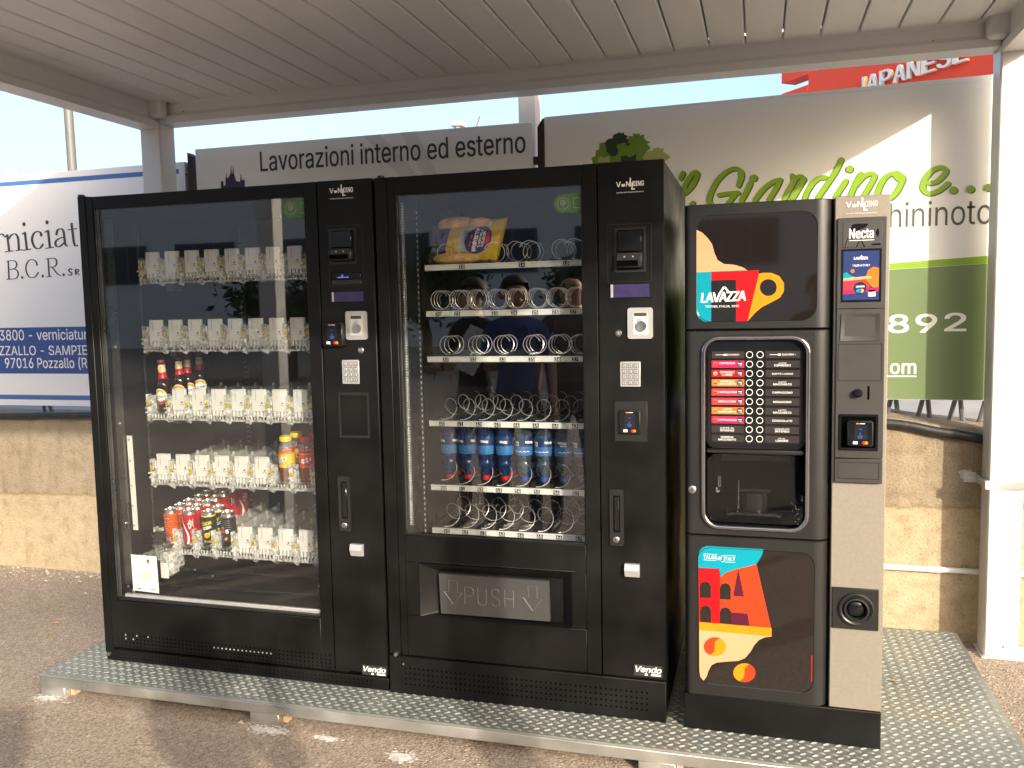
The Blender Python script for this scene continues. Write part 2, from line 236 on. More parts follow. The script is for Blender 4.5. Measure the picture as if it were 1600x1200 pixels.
DATA = {'p_speech':[(0.1053,0.577),(0.1083,0.5906),(0.1169,0.6046),(0.1319,0.6118),(0.304,0.6112),(0.3003,0.5956),(0.2922,0.5775),(0.2827,0.5632),(0.2569,0.5526),(0.2233,0.5433),(0.1917,0.5305),(0.1739,0.5141),(0.1717,0.5408),(0.1053,0.54)],'p_red':[(0.1061,0.5401),(0.1717,0.5399),(0.1728,0.3617),(0.1082,0.3622)],'p_orange':[(0.1726,0.5117),(0.1917,0.5305),(0.2233,0.5433),(0.2827,0.5632),(0.3278,0.3619),(0.1728,0.3617)],'p_arch1':[(0.1104,0.4428),(0.1104,0.4804),(0.1147,0.4911),(0.1277,0.4965),(0.1393,0.4928),(0.1448,0.4815),(0.1449,0.4436)],'p_arch2':[(0.1727,0.4421),(0.1726,0.479),(0.1777,0.491),(0.1896,0.4959),(0.2007,0.4918),(0.2058,0.4805),(0.2059,0.4424)],'p_arch3':[(0.1112,0.3638),(0.1112,0.4011),(0.116,0.4128),(0.1281,0.4183),(0.1401,0.4143),(0.1453,0.402),(0.1453,0.363)],'p_arch4':[(0.1728,0.3635),(0.1727,0.4006),(0.1778,0.4123),(0.1898,0.4173),(0.2017,0.4133),(0.2072,0.4016),(0.2073,0.3632)],'p_tri':[(0.2284,0.5437),(0.2464,0.4557),(0.2135,0.4559)],'p_trap':[(0.2077,0.402),(0.2567,0.402),(0.2635,0.3622),(0.2078,0.3628)],'p_yellow':[(0.1082,0.3622),(0.3295,0.3615),(0.3297,0.3339),(0.1082,0.3362)],'p_peach':[(0.1082,0.3362),(0.3297,0.3339),(0.3101,0.3299),(0.2914,0.3193),(0.2768,0.3),(0.2664,0.2787),(0.2496,0.2568),(0.2285,0.2457),(0.1944,0.2401),(0.1622,0.2333),(0.1471,0.2241),(0.1363,0.2024),(0.132,0.1859),(0.122,0.1696),(0.1124,0.1815),(0.1089,0.1996)],'p_bean1r':[(0.1731,0.3146),(0.1794,0.3112),(0.1846,0.3066),(0.1885,0.301),(0.1907,0.2946),(0.1913,0.2877),(0.1901,0.2808),(0.1873,0.2741),(0.183,0.268),(0.1774,0.2627),(0.1707,0.2586),(0.1633,0.2559),(0.1557,0.2547),(0.148,0.255),(0.1408,0.2569),(0.1491,0.2626),(0.155,0.2692),(0.1572,0.277),(0.157,0.2858),(0.1568,0.2945),(0.159,0.3024),(0.1648,0.3089)],'p_bean1l':[(0.1408,0.2569),(0.1344,0.2602),(0.1292,0.2648),(0.1253,0.2705),(0.123,0.2769),(0.1225,0.2838),(0.1237,0.2908),(0.1265,0.2976),(0.1309,0.3037),(0.1366,0.3089),(0.1433,0.313),(0.1507,0.3157),(0.1583,0.3168),(0.166,0.3165),(0.1731,0.3146),(0.1648,0.3089),(0.159,0.3024),(0.1568,0.2945),(0.157,0.2858),(0.1572,0.277),(0.155,0.2692),(0.1491,0.2626)],'p_bean2r':[(0.2639,0.2379),(0.2701,0.2346),(0.2753,0.23),(0.2791,0.2244),(0.2813,0.2181),(0.2819,0.2113),(0.2808,0.2043),(0.278,0.1977),(0.2738,0.1915),(0.2682,0.1863),(0.2617,0.1821),(0.2545,0.1794),(0.2469,0.1781),(0.2394,0.1783),(0.2323,0.1802),(0.2405,0.1859),(0.2462,0.1925),(0.2484,0.2004),(0.2481,0.2091),(0.2479,0.2178),(0.2501,0.2256),(0.2558,0.2322)],'p_bean2l':[(0.2323,0.1802),(0.226,0.1834),(0.2208,0.188),(0.217,0.1936),(0.2147,0.2),(0.2142,0.2069),(0.2153,0.2139),(0.2181,0.2206),(0.2224,0.2267),(0.228,0.232),(0.2345,0.236),(0.2418,0.2388),(0.2494,0.24),(0.2569,0.2397),(0.2639,0.2379),(0.2558,0.2322),(0.2501,0.2256),(0.2479,0.2178),(0.2481,0.2091),(0.2484,0.2004),(0.2462,0.1925),(0.2405,0.1859)],'p_line':[(0.4478,0.2847),(0.4502,0.285),(0.4503,0.2006),(0.4483,0.2004)],'p_tales':[(0.1234,0.5906),(0.1801,0.5727),(0.1865,0.5887),(0.2064,0.569),(0.2114,0.588),(0.2618,0.5725),(0.1225,0.596),(0.2609,0.5932),(0.1234,0.57),(0.2618,0.5689)],'w_peach':[(0.1003,1.6014),(0.1186,1.5909),(0.1354,1.5732),(0.1473,1.5558),(0.1545,1.5288),(0.164,1.5066),(0.1831,1.4939),(0.2139,1.4904),(0.2374,1.4824),(0.2539,1.4713),(0.1002,1.4712)],'w_teal':[(0.1002,1.4712),(0.145,1.4717),(0.145,1.3189),(0.1233,1.3192),(0.1064,1.3318),(0.1001,1.3492)],'w_red':[(0.145,1.4717),(0.2865,1.4722),(0.2531,1.3182),(0.2191,1.3188),(0.2187,1.4453),(0.145,1.4454)],'w_yel':[(0.2861,1.4616),(0.2982,1.4637),(0.3213,1.463),(0.3444,1.4527),(0.3584,1.4308),(0.3586,1.4069),(0.3472,1.388),(0.3219,1.3741),(0.2941,1.3602),(0.2755,1.3436),(0.2531,1.3182)],'w_hole':[(0.3378,1.4185),(0.3366,1.4106),(0.3332,1.4036),(0.3278,1.3981),(0.321,1.3947),(0.3134,1.3936),(0.3058,1.395),(0.299,1.3988),(0.2935,1.4046),(0.2899,1.4118),(0.2887,1.4197),(0.2898,1.4276),(0.2933,1.4346),(0.2987,1.4401),(0.3056,1.4435),(0.3131,1.4445),(0.3207,1.4431),(0.3276,1.4393),(0.333,1.4335),(0.3365,1.4263)],'n_blob1':[(0.5406,1.5797),(0.547,1.5956),(0.5579,1.5984),(0.5927,1.5968),(0.5842,1.587),(0.5669,1.5795),(0.5604,1.5719),(0.5473,1.5748)],'n_blob2':[(0.6113,1.5697),(0.6137,1.5802),(0.618,1.5809),(0.6207,1.5716),(0.6192,1.5602),(0.6149,1.5581)],'n_blob3':[(0.5958,1.5344),(0.6066,1.539),(0.6247,1.5392),(0.6257,1.5337)],'g0':[(-0.0462,1.9699),(-0.0574,1.9446)],'g1':[(-0.0389,1.8767),(-0.0083,1.9046),(0.0148,1.9495),(0.0129,1.9681),(-0.0055,1.9618),(-0.0314,1.9245),(-0.0501,1.8885)],'g2':[(-0.001,1.8338),(-0.0112,1.8213)],'g3':[(0.1965,1.8975),(0.2098,1.9377),(0.2034,1.9636),(0.1783,1.9733),(0.1423,1.9601),(0.1061,1.9256),(0.0789,1.8766),(0.0698,1.8402),(0.0807,1.8165)],'g4':[(0.1108,1.8611),(0.1515,1.8652),(0.1966,1.8664)],'g5':[(0.1831,1.8617),(0.1516,1.8221)],'g6':[(0.2483,1.9063),(0.2324,1.8726),(0.2075,1.8265)],'g7':[(0.3752,1.9133),(0.3516,1.9093),(0.3192,1.8904),(0.2902,1.8603),(0.2664,1.8289)],'g8':[(0.3717,1.9117),(0.3606,1.8835),(0.3258,1.8257)],'g9':[(0.4239,1.9292),(0.4327,1.9063),(0.413,1.8715),(0.3916,1.8276)],'g10':[(0.4174,1.8758),(0.4362,1.9106),(0.4559,1.9228),(0.4716,1.9111),(0.4648,1.8954),(0.4478,1.8651),(0.4247,1.8277)],'g11':[(0.5631,1.9119),(0.5333,1.9092),(0.5079,1.8885),(0.4868,1.8539),(0.4767,1.8276)],'g12':[(0.6256,1.9849),(0.601,1.9317),(0.5677,1.8805),(0.53,1.8247)],'g13':[(0.6462,1.8937),(0.6272,1.8638),(0.6023,1.8253)],'g14':[(0.7043,1.9201),(0.6857,1.8825),(0.6614,1.8239)],'g15':[(0.6834,1.8694),(0.7145,1.9054),(0.7434,1.9177),(0.7584,1.9063),(0.7481,1.8789),(0.7158,1.8209)],'g16':[(0.8444,1.9132),(0.8095,1.904),(0.7854,1.8723),(0.7673,1.8181)],'g17':[(0.8444,1.915),(0.8692,1.8961),(0.8655,1.872),(0.8475,1.8338),(0.8234,1.809)],'g18':[(0.8421,1.9064),(0.853,1.8884),(0.8727,1.8802)],'g19':[(0.9698,1.8641),(1.0001,1.8675),(1.0297,1.895),(1.0348,1.9152),(1.0147,1.9259),(0.9831,1.915),(0.9559,1.8796),(0.9493,1.8455),(0.9691,1.821),(1.0089,1.8292),(1.0463,1.8588)],'gdots':[(0.2624,1.9273),(0.6589,1.9414),(1.0668,1.8293),(1.1312,1.83),(1.1972,1.8322)],'t_green':[(-0.4632,2.0539),(-0.4676,2.0629),(-0.4471,2.0703),(-0.4446,2.0964),(-0.4301,2.0976),(-0.4271,2.1279),(-0.4037,2.1298),(-0.3723,2.1414),(-0.3014,2.1277),(-0.2901,2.1506),(-0.2725,2.1472),(-0.2702,2.1643),(-0.2571,2.1547),(-0.2439,2.1602),(-0.2396,2.1491),(-0.2177,2.1518),(-0.2222,2.1392),(-0.2113,2.1234),(-0.1918,2.1156),(-0.2071,2.1081),(-0.1897,2.0875),(-0.2072,2.078),(-0.2141,2.0224),(-0.329,2.0037),(-0.4589,2.0295)],'t_dark':[(-0.4016,2.1218),(-0.3947,2.1387),(-0.3812,2.1443),(-0.3656,2.1453),(-0.3632,2.1603),(-0.3498,2.1637),(-0.3342,2.1712),(-0.3276,2.1642),(-0.3143,2.1684),(-0.3122,2.1587),(-0.2946,2.151),(-0.3013,2.1407),(-0.2903,2.1291),(-0.3014,2.1191),(-0.3191,2.1225),(-0.328,2.1188),(-0.3414,2.1175),(-0.3503,2.1095),(-0.3394,2.0914),(-0.3417,2.0742),(-0.3552,2.062),(-0.3731,2.0632),(-0.3819,2.0769),(-0.3952,2.0865),(-0.395,2.1083)],'t_pale':[(-0.2271,2.0492),(-0.2116,2.0761),(-0.1833,2.0785),(-0.1789,2.0889),(-0.1637,2.0857),(-0.1571,2.0917),(-0.1463,2.0824),(-0.1312,2.0856),(-0.1356,2.0688),(-0.1012,2.0429),(-0.1315,2.0214),(-0.2141,2.0267)],'t_pale2':[(-0.4362,2.0411),(-0.4337,2.0585),(-0.4179,2.0684),(-0.4112,2.057),(-0.3797,2.068),(-0.3801,2.0331)],'t_trunk':[(-0.3288,2.0298),(-0.3285,2.0624),(-0.3019,2.0628),(-0.2865,2.0531),(-0.2555,2.0683),(-0.2602,2.0254)],'t_d1':[(-0.286,2.1123),(-0.2877,2.1082),(-0.2922,2.1058),(-0.2976,2.1062),(-0.302,2.1091),(-0.3037,2.1136),(-0.302,2.1178),(-0.2975,2.1201),(-0.2921,2.1198),(-0.2877,2.1168)],'spires':[(-2.4563,2.0174),(-2.4526,2.0692),(-2.4467,2.0768),(-2.4377,2.0696),(-2.4373,2.0496),(-2.4272,2.0491),(-2.4238,2.0821),(-2.4177,2.1216),(-2.4159,2.085),(-2.4014,2.0941),(-2.3928,2.1101),(-2.3862,2.158),(-2.3843,2.1096),(-2.3796,2.1093),(-2.3731,2.1572),(-2.3712,2.1088),(-2.3603,2.0684),(-2.3374,2.0637),(-2.3288,2.1095),(-2.3256,2.0683),(-2.316,2.0757),(-2.3088,2.0673),(-2.3103,2.0092)],'v0':[(-3.9706,1.8503),(-3.9714,1.7637)],'v1':[(-3.9675,1.8309),(-3.9457,1.8547),(-3.9244,1.8593),(-3.9101,1.8477)],'v2':[(-3.9893,1.7599),(-3.9506,1.7618)],'v3':[(-3.8867,1.8539),(-3.881,1.7614)],'v4':[(-3.8784,1.83),(-3.8558,1.8509),(-3.8311,1.8564),(-3.8139,1.841),(-3.8094,1.8135),(-3.8103,1.7632)],'v5':[(-3.9113,1.757),(-3.8513,1.7603)],'v6':[(-3.8326,1.7607),(-3.7862,1.7645)],'v7':[(-3.9066,1.8405),(-3.8832,1.8537)],'v8':[(-3.7587,1.8604),(-3.7533,1.7643)],'v9':[(-3.7824,1.761),(-3.7245,1.7654)],'v10':[(-3.7799,1.8526),(-3.7558,1.8625)],'v11':[(-3.6417,1.8392),(-3.6504,1.8558),(-3.6735,1.8633),(-3.6983,1.8497),(-3.7115,1.8231),(-3.7065,1.793),(-3.6881,1.7695),(-3.6611,1.7684),(-3.6356,1.7902)],'v12':[(-3.5958,1.8653),(-3.5901,1.7711)],'v13':[(-3.6188,1.7657),(-3.5647,1.7702)],'v14':[(-3.618,1.8565),(-3.593,1.8663)],'v15':[(-3.5387,1.8429),(-3.529,1.864),(-3.5052,1.871),(-3.4897,1.8569),(-3.4854,1.8272),(-3.4821,1.7853),(-3.4672,1.7729)],'v16':[(-3.4843,1.8245),(-3.5194,1.8179),(-3.5475,1.8002),(-3.5459,1.7786),(-3.5231,1.7723),(-3.4848,1.7939)],'v17':[(-3.4302,1.8997),(-3.4281,1.8676),(-3.4221,1.7925),(-3.4119,1.7718),(-3.3958,1.7754)],'v18':[(-3.4595,1.8626),(-3.3965,1.8673)],'vdots':[(-3.7601,1.9078),(-3.5974,1.9111),(-3.6448,1.8426),(-3.5374,1.8423)],'b0':[(-3.8927,1.7032),(-3.8964,1.6002)],'b1':[(-3.9036,1.7027),(-3.8496,1.7034),(-3.8331,1.6823),(-3.8479,1.6606),(-3.8894,1.655)],'b2':[(-3.8894,1.655),(-3.8432,1.6536),(-3.8271,1.6282),(-3.8477,1.6023),(-3.916,1.599)],'b3':[(-3.6892,1.6708),(-3.6929,1.6896),(-3.7108,1.7038),(-3.7427,1.7023),(-3.7665,1.6733),(-3.7666,1.6349),(-3.7456,1.6062),(-3.7083,1.6076),(-3.6829,1.6324)],'b4':[(-3.6084,1.7061),(-3.6081,1.6073)],'b5':[(-3.6231,1.7058),(-3.5634,1.7071),(-3.5496,1.6847),(-3.5639,1.6625),(-3.604,1.6579)],'b6':[(-3.5831,1.6572),(-3.5496,1.6199),(-3.5266,1.6091)],'b7':[(-3.6272,1.6044),(-3.5893,1.6067)],'b8':[(-3.4456,1.6394),(-3.4595,1.6457),(-3.4695,1.6368),(-3.4609,1.6273),(-3.4493,1.6177),(-3.4603,1.6088),(-3.4743,1.6143)],'b9':[(-3.4238,1.6412),(-3.4221,1.6102)],'b10':[(-3.427,1.6405),(-3.4065,1.6398),(-3.4052,1.6298),(-3.4221,1.6244)],'b11':[(-3.4159,1.6242),(-3.3987,1.6087)],'bdots':[(-3.799,1.606),(-3.652,1.6102),(-3.5054,1.6135)]}
# ------------------------------------------------------------------ mesh builder
ORG = {}
TXT = {}
try:   # Blender's own bundled sans; the built-in font if it is missing
    import os
    SANS = bpy.data.fonts.load(os.path.join(bpy.utils.resource_path('LOCAL'), 'datafiles', 'fonts', 'Inter.woff2'))
except Exception: SANS = None
def text_geo(s, bold=0.0, shear=0.0, space=1.0):
    k = (s, bold, shear, space)
    if k not in TXT:
        cu = bpy.data.curves.new('lettering', 'FONT'); cu.body = s; cu.offset = bold; cu.shear = shear
        cu.space_character = space; cu.resolution_u = 3; cu.fill_mode = 'FRONT'
        if SANS: cu.font = SANS
        ob = bpy.data.objects.new('lettering', cu); me = bpy.data.meshes.new_from_object(ob)
        vs = [(v.co.x, v.co.y) for v in me.vertices]; fs = [tuple(p.vertices) for p in me.polygons]
        bpy.data.objects.remove(ob); bpy.data.meshes.remove(me); bpy.data.curves.remove(cu)
        x0 = min(v[0] for v in vs); x1 = max(v[0] for v in vs); y0 = min(v[1] for v in vs); y1 = max(v[1] for v in vs)
        TXT[k] = ([((x-x0)/(x1-x0), (y-y0)/(y1-y0)) for x, y in vs], fs, (x1-x0)/(y1-y0))
    return TXT[k]
def rrect(x0, x1, z0, z1, r, n=5):
    o = []
    for cx, cz, a in ((x1-r, z1-r, 0), (x0+r, z1-r, 90), (x0+r, z0+r, 180), (x1-r, z0+r, 270)):
        for i in range(n+1):
            t = math.radians(a + 90*i/n); o.append((cx+r*math.cos(t), cz+r*math.sin(t)))
    return o
def disc(cx, cz, r, n=16, rz=None): return [(cx+r*math.cos(2*math.pi*i/n), cz+(rz or r)*math.sin(2*math.pi*i/n)) for i in range(n)]
def spline(pts, n=6):
    if len(pts) < 3: return list(pts)
    o = []; P = [pts[0]] + list(pts) + [pts[-1]]
    for i in range(1, len(P)-2):
        a, b, c, d = (Vector(q) for q in P[i-1:i+3])
        for k in range(n):
            t = k/n
            o.append(tuple(0.5*((2*b) + (c-a)*t + (2*a-5*b+4*c-d)*t*t + (3*b-a-3*c+d)*t**3)))
    o.append(tuple(pts[-1])); return o
class MB:
    def __init__(s): s.v, s.f, s.mi, s.mats = [], [], [], []
    def m_(s, m):
        if m not in s.mats: s.mats.append(m)
        return s.mats.index(m)
    def add(s, vs, fs, m):
        b = len(s.v); i = s.m_(m); s.v += [tuple(v) for v in vs]
        for f in fs: s.f.append(tuple(b+k for k in f)); s.mi.append(i)
        return s
    def box(s, x0, x1, y0, y1, z0, z1, m, c=0.0):
        if c <= 0:
            vs = [(x, y, z) for x in (x0, x1) for y in (y0, y1) for z in (z0, z1)]
            return s.add(vs, [(0, 1, 3, 2), (4, 6, 7, 5), (0, 4, 5, 1), (2, 3, 7, 6), (0, 2, 6, 4), (1, 5, 7, 3)], m)
        lo = (x0, y0, z0); hi = (x1, y1, z1); vs = []; ix = {}
        for sx in (0, 1):
            for sy in (0, 1):
                for sz in (0, 1):
                    sg = (sx, sy, sz)
                    for a in range(3):
                        q = []
                        for k in range(3):
                            e = hi[k] if sg[k] else lo[k]
                            q.append(e if k == a else e + (-c if sg[k] else c))
                        ix[(sg, a)] = len(vs); vs.append(tuple(q))
        fs = []
        for a in range(3):
            b, d = [k for k in range(3) if k != a]
            for sa in (0, 1):
                f = []
                for tb, td in ((0, 0), (1, 0), (1, 1), (0, 1)):
                    sg = [0, 0, 0]; sg[a] = sa; sg[b] = tb; sg[d] = td; f.append(ix[(tuple(sg), a)])
                fs.append(tuple(f))
            for tb in (0, 1):
                for td in (0, 1):
                    g0 = [0, 0, 0]; g1 = [0, 0, 0]; g0[b] = g1[b] = tb; g0[d] = g1[d] = td; g1[a] = 1
                    fs.append((ix[(tuple(g0), b)], ix[(tuple(g1), b)], ix[(tuple(g1), d)], ix[(tuple(g0), d)]))
        for sx in (0, 1):
            for sy in (0, 1):
                for sz in (0, 1): fs.append(tuple(ix[((sx, sy, sz), a)] for a in range(3)))
        return s.add(vs, fs, m)
    def cyl(s, p0, p1, r0, m, n=16, r1=None, caps=True):
        p0, p1 = Vector(p0), Vector(p1); r1 = r0 if r1 is None else r1; d = (p1-p0).normalized()
        u = d.orthogonal().normalized(); v = d.cross(u); vs = []
        for p, r in ((p0, r0), (p1, r1)):
            for i in range(n):
                t = 2*math.pi*i/n; vs.append(p + r*(math.cos(t)*u + math.sin(t)*v))
        fs = [(i, (i+1) % n, n+(i+1) % n, n+i) for i in range(n)]
        if caps: fs += [tuple(range(n-1, -1, -1)), tuple(range(n, 2*n))]
        return s.add(vs, fs, m)
    def lathe(s, prof, m, c=(0, 0, 0), n=24, axis='z', caps=True):
        """prof: (radius, height[, material]) from bottom to top; the material is of the band that ends there"""
        base = len(s.v)
        def P(r, h, t):
            if axis == 'z': return (c[0]+r*math.cos(t), c[1]+r*math.sin(t), c[2]+h)
            return (c[0]+r*math.cos(t), c[1]-h, c[2]+r*math.sin(t))
        for q in prof:
            for i in range(n): s.v.append(P(q[0], q[1], 2*math.pi*i/n))
        for k in range(len(prof)-1):
            mm = prof[k+1][2] if len(prof[k+1]) > 2 else m; mi = s.m_(mm)
            for i in range(n):
                j = (i+1) % n
                s.f.append((base+k*n+i, base+k*n+j, base+(k+1)*n+j, base+(k+1)*n+i)); s.mi.append(mi)
        if caps:
            for k in (0, len(prof)-1):
                if prof[k][0] > 1e-5:
                    mm = prof[k][2] if len(prof[k]) > 2 else m
                    s.f.append(tuple(base+k*n+i for i in range(n))); s.mi.append(s.m_(mm))
        return s
    def tube(s, pts, r, m, n=6, closed=False):
        pts = [Vector(p) for p in pts]; N = len(pts); base = len(s.v); mi = s.m_(m); u = None
        for i, p in enumerate(pts):
            a = pts[(i-1) % N] if (closed or i > 0) else p; b = pts[(i+1) % N] if (closed or i < N-1) else p
            d = (b-a).normalized()
            u = d.orthogonal().normalized() if u is None else (u - d*u.dot(d)).normalized()
            v = d.cross(u); rr = r[i] if isinstance(r, (list, tuple)) else r
            for k in range(n):
                t = 2*math.pi*k/n; s.v.append(tuple(p + rr*(math.cos(t)*u + math.sin(t)*v)))
        for i in range(N if closed else N-1):
            for k in range(n):
                j = (i+1) % N; l = (k+1) % n
                s.f.append((base+i*n+k, base+i*n+l, base+j*n+l, base+j*n+k)); s.mi.append(mi)
        if not closed:
            s.f.append(tuple(base+k for k in range(n))); s.mi.append(mi)
            s.f.append(tuple(base+(N-1)*n+k for k in range(n))); s.mi.append(mi)
        return s
    def plate(s, pts, y0, m, y1=None, xf=None):
        """flat outline in x,z standing at depth y0; y1 gives it a thickness"""
        xf = xf or (lambda x, z, y: (x, y, z))
        n = len(pts); vs = [xf(p[0], p[1], y0) for p in pts]; fs = [tuple(range(n))]
        if y1 is not None:
            vs += [xf(p[0], p[1], y1) for p in pts]; fs += [tuple(range(2*n-1, n-1, -1))]
            fs += [(i, (i+1) % n, n+(i+1) % n, n+i) for i in range(n)]
        return s.add(vs, fs, m)
    def frame(s, outer, inner, y0, y1, m, yin=None):
        """ring between two outlines of equal count, front at y0, back at y1"""
        n = len(outer); yi = y0 if yin is None else yin
        vs = [(x, y0, z) for x, z in outer] + [(x, yi, z) for x, z in inner] + [(x, y1, z) for x, z in inner] + [(x, y1, z) for x, z in outer]
        fs = []
        for i in range(n):
            j = (i+1) % n
            for a in range(4):
                b = (a+1) % 4; fs.append((a*n+i, a*n+j, b*n+j, b*n+i))
        return s.add(vs, fs, m)
    def text(s, t, x0, x1, z0, z1, y, m, bold=0.0, shear=0.0, space=1.0, xf=None, tilt=0.0):
        vs, fs, asp = text_geo(t, 0.0 if SANS else bold, shear, space)
        if x1 is None: x1 = x0 + (z1-z0)*asp
        xf = xf or (lambda x, z, yy: (x, yy, z))
        d = bold*(z1-z0)*0.9 if SANS else 0.0   # heavier weight: copies side by side, each a hair behind the next
        for k, (dx, dz) in enumerate(((0, 0), (1, 0.6), (-1, 0.6), (1, -0.6), (-1, -0.6)) if d > 2e-5 else ((0, 0),)):
            s.add([xf(x0+(x1-x0)*a + dx*d, z0+(z1-z0)*b + tilt*(a-0.5) + dz*d, y + k*1.2e-5) for a, b in vs], fs, m)
        return s
    def clusters(s, gap):
        """split the builder into builders of pieces that stand apart along x by more than gap"""
        iv = sorted((min(s.v[k][0] for k in f), max(s.v[k][0] for k in f), i) for i, f in enumerate(s.f)); out = []; hi = -1e9
        for a, c, i in iv:
            if a > hi + gap: out.append([])
            out[-1].append(i); hi = max(hi, c)
        res = []
        for g in out:
            b = MB()
            for i in g: b.add([s.v[k] for k in s.f[i]], [tuple(range(len(s.f[i])))], s.mats[s.mi[i]])
            res.append(b)
        return res
    def stroke(s, pts, hw, hh, y, m, dy=2e-6, cap=True):
        """pen stroke: hw = half width of upright strokes, hh = half width of level ones"""
        P = spline(pts, 6); L_, R_ = [], []
        for i, p in enumerate(P):
            a = P[max(0, i-1)]; b = P[min(len(P)-1, i+1)]; d = Vector((b[0]-a[0], b[1]-a[1])).normalized()
            w_ = math.sqrt((hw*d.y)**2 + (hh*d.x)**2); nx, nz = -d.y*w_, d.x*w_
            yy = y - i*dy
            L_.append((p[0]+nx, yy, p[1]+nz)); R_.append((p[0]-nx, yy, p[1]-nz))
        n = len(P); s.add(L_+R_, [(i, i+1, n+i+1, n+i) for i in range(n-1)], m)
        if cap:
            for k in (0, -1): s.plate(disc(P[k][0], P[k][1], min(hw, hh)*0.98, 10), y - (n+3)*dy - (3e-6 if k else 0), m)
        return s
    def build(s, name, parent=None, loc=None, kind=None, smooth=0.7):
        me = bpy.data.meshes.new(name)
        o = Vector(loc) if loc is not None else (ORG[parent] if parent is not None else Vector((0, 0, 0)))
        me.from_pydata([tuple(Vector(v)-o) for v in s.v], [], s.f)
        for m in s.mats: me.materials.append(m)
        me.polygons.foreach_set('material_index', s.mi)
        bm = bmesh.new(); bm.from_mesh(me); bmesh.ops.recalc_face_normals(bm, faces=bm.faces); bm.to_mesh(me); bm.free()
        if smooth:
            me.polygons.foreach_set('use_smooth', [True]*len(me.polygons)); me.set_sharp_from_angle(angle=smooth)
        me.update()
        ob = bpy.data.objects.new(name, me); COL.objects.link(ob)
        if parent is not None: ob.parent = parent; ob.location = o - ORG[parent]
        else: ob.location = o
        ORG[ob] = o
        if kind: ob['kind'] = kind
        return ob
def tag(o, label, cat, group=None):
    o['label'] = label; o['category'] = cat
    if group: o['group'] = group
    return o
def thing(name, label, cat, loc, group=None):
    o = bpy.data.objects.new(name, None); COL.objects.link(o); o.location = loc; o.empty_display_size = 0.1
    ORG[o] = Vector(loc); return tag(o, label, cat, group)
def copy_tree(o, loc, label=None, parent=None):
    c = o.copy(); COL.objects.link(c)
    if parent is not None: c.parent = parent
    else: c.location = loc
    for k in ('_',): pass
    for ch in [x for x in COL.objects if x.parent == o]: copy_tree(ch, None, None, c)
    if label: c['label'] = label
    return c
GZ = -0.085   # asphalt level; the steel platform's top is 0
# ------------------------------------------------------------------ ground, road, wall
b = MB(); b.add([(-60, -60, GZ), (60, -60, GZ), (60, 1.22, GZ), (-60, 1.22, GZ)], [(0, 1, 2, 3)], asphalt); b.build('ground', kind='structure')
roadm = M('pale_paving', (0.34, 0.325, 0.31), 0.85, var=0.12, vs=3, bump=0.3, bs=60)
b = MB(); b.add([(-250, 1.48, 0.78), (250, 1.48, 0.78), (250, 320, 0.78), (-250, 320, 0.78)], [(0, 1, 2, 3)], roadm); b.build('road', kind='structure')
def terrace_wall():
    t = thing('concrete_wall', 'low stained concrete retaining wall behind the machines, ochre below, darker above', 'wall', (0, 1.2, GZ))
    b = MB(); n = 120; x0, x1 = -9.0, 7.0; top = []
    for i in range(n+1):
        x = x0 + (x1-x0)*i/n; z = 0.80 + (0.065 if x > 0.3 else 0.0)*min(1, max(0, (x-0.3)/0.4)) + random.uniform(-0.006, 0.006)
        if x > 0.85: z -= min(0.05, (x-0.85)*0.10)
        top.append((x, z))
    vs = [(x, 1.2, GZ-0.05) for x, z in top] + [(x, 1.2, z-0.018) for x, z in top] + [(x, 1.22, z) for x, z in top] + [(x, 1.5, z+0.012) for x, z in top] + [(x, 1.5, GZ-0.05) for x, z in top]
    m = n+1; fs = [(k*m+i, k*m+i+1, (k+1)*m+i+1, (k+1)*m+i) for k in range(4) for i in range(n)]
    b.add(vs, fs, wallmat); b.build('wall_body', t, smooth=0.5)
    b = MB(); q = []
    for k in range(16):
        a = 2*math.pi*k/16; r = random.uniform(0.018, 0.042); q.append((1.125+r*math.cos(a)*1.1, 0.638+r*math.sin(a)))
    b.plate(q, 1.1965, M('grey_mortar_patch', (0.5, 0.47, 0.42), 0.9, var=0.2, vs=40, bump=0.4, bs=120), 1.2005); b.build('mortar_patch', t)
terrace_wall()
# earth and gravel strip at the foot of the wall
gravm = M('gravel_grain', (0.42, 0.37, 0.31), 0.9, var=0.5, vs=35)
def gravel():
    b = MB()
    for i in range(2600):
        if random.random() < 0.55: x = random.uniform(-4.6, -2.0); y = 1.2 - abs(random.gauss(0, 0.11))
        elif random.random() < 0.7: x = random.uniform(1.09, 2.2); y = random.uniform(0.1, 1.19)
        else: x = random.uniform(-4.0, 1.4); y = random.uniform(-1.2, 1.19)
        if -2.36 < x < 1.07 and y > -0.17: continue
        r = random.uniform(0.0015, 0.0055) if random.random() < 0.93 else random.uniform(0.006, 0.012)
        a = random.random()*6.28
        vs = [(x+r*math.cos(a+k*2.1)*random.uniform(0.7, 1.2), y+r*math.sin(a+k*2.1)*random.uniform(0.7, 1.2), GZ) for k in range(3)] + [(x, y, GZ+r*random.uniform(0.5, 0.9))]
        b.add(vs, [(0, 1, 3), (1, 2, 3), (2, 0, 3)], gravm)
    o = b.build('gravel', smooth=0); tag(o, 'loose grit and pebbles scattered over the asphalt along the wall', 'gravel'); o['kind'] = 'stuff'
gravel()
leafm = M('dry_leaf', (0.42, 0.27, 0.10), 0.8, var=0.3, vs=60)
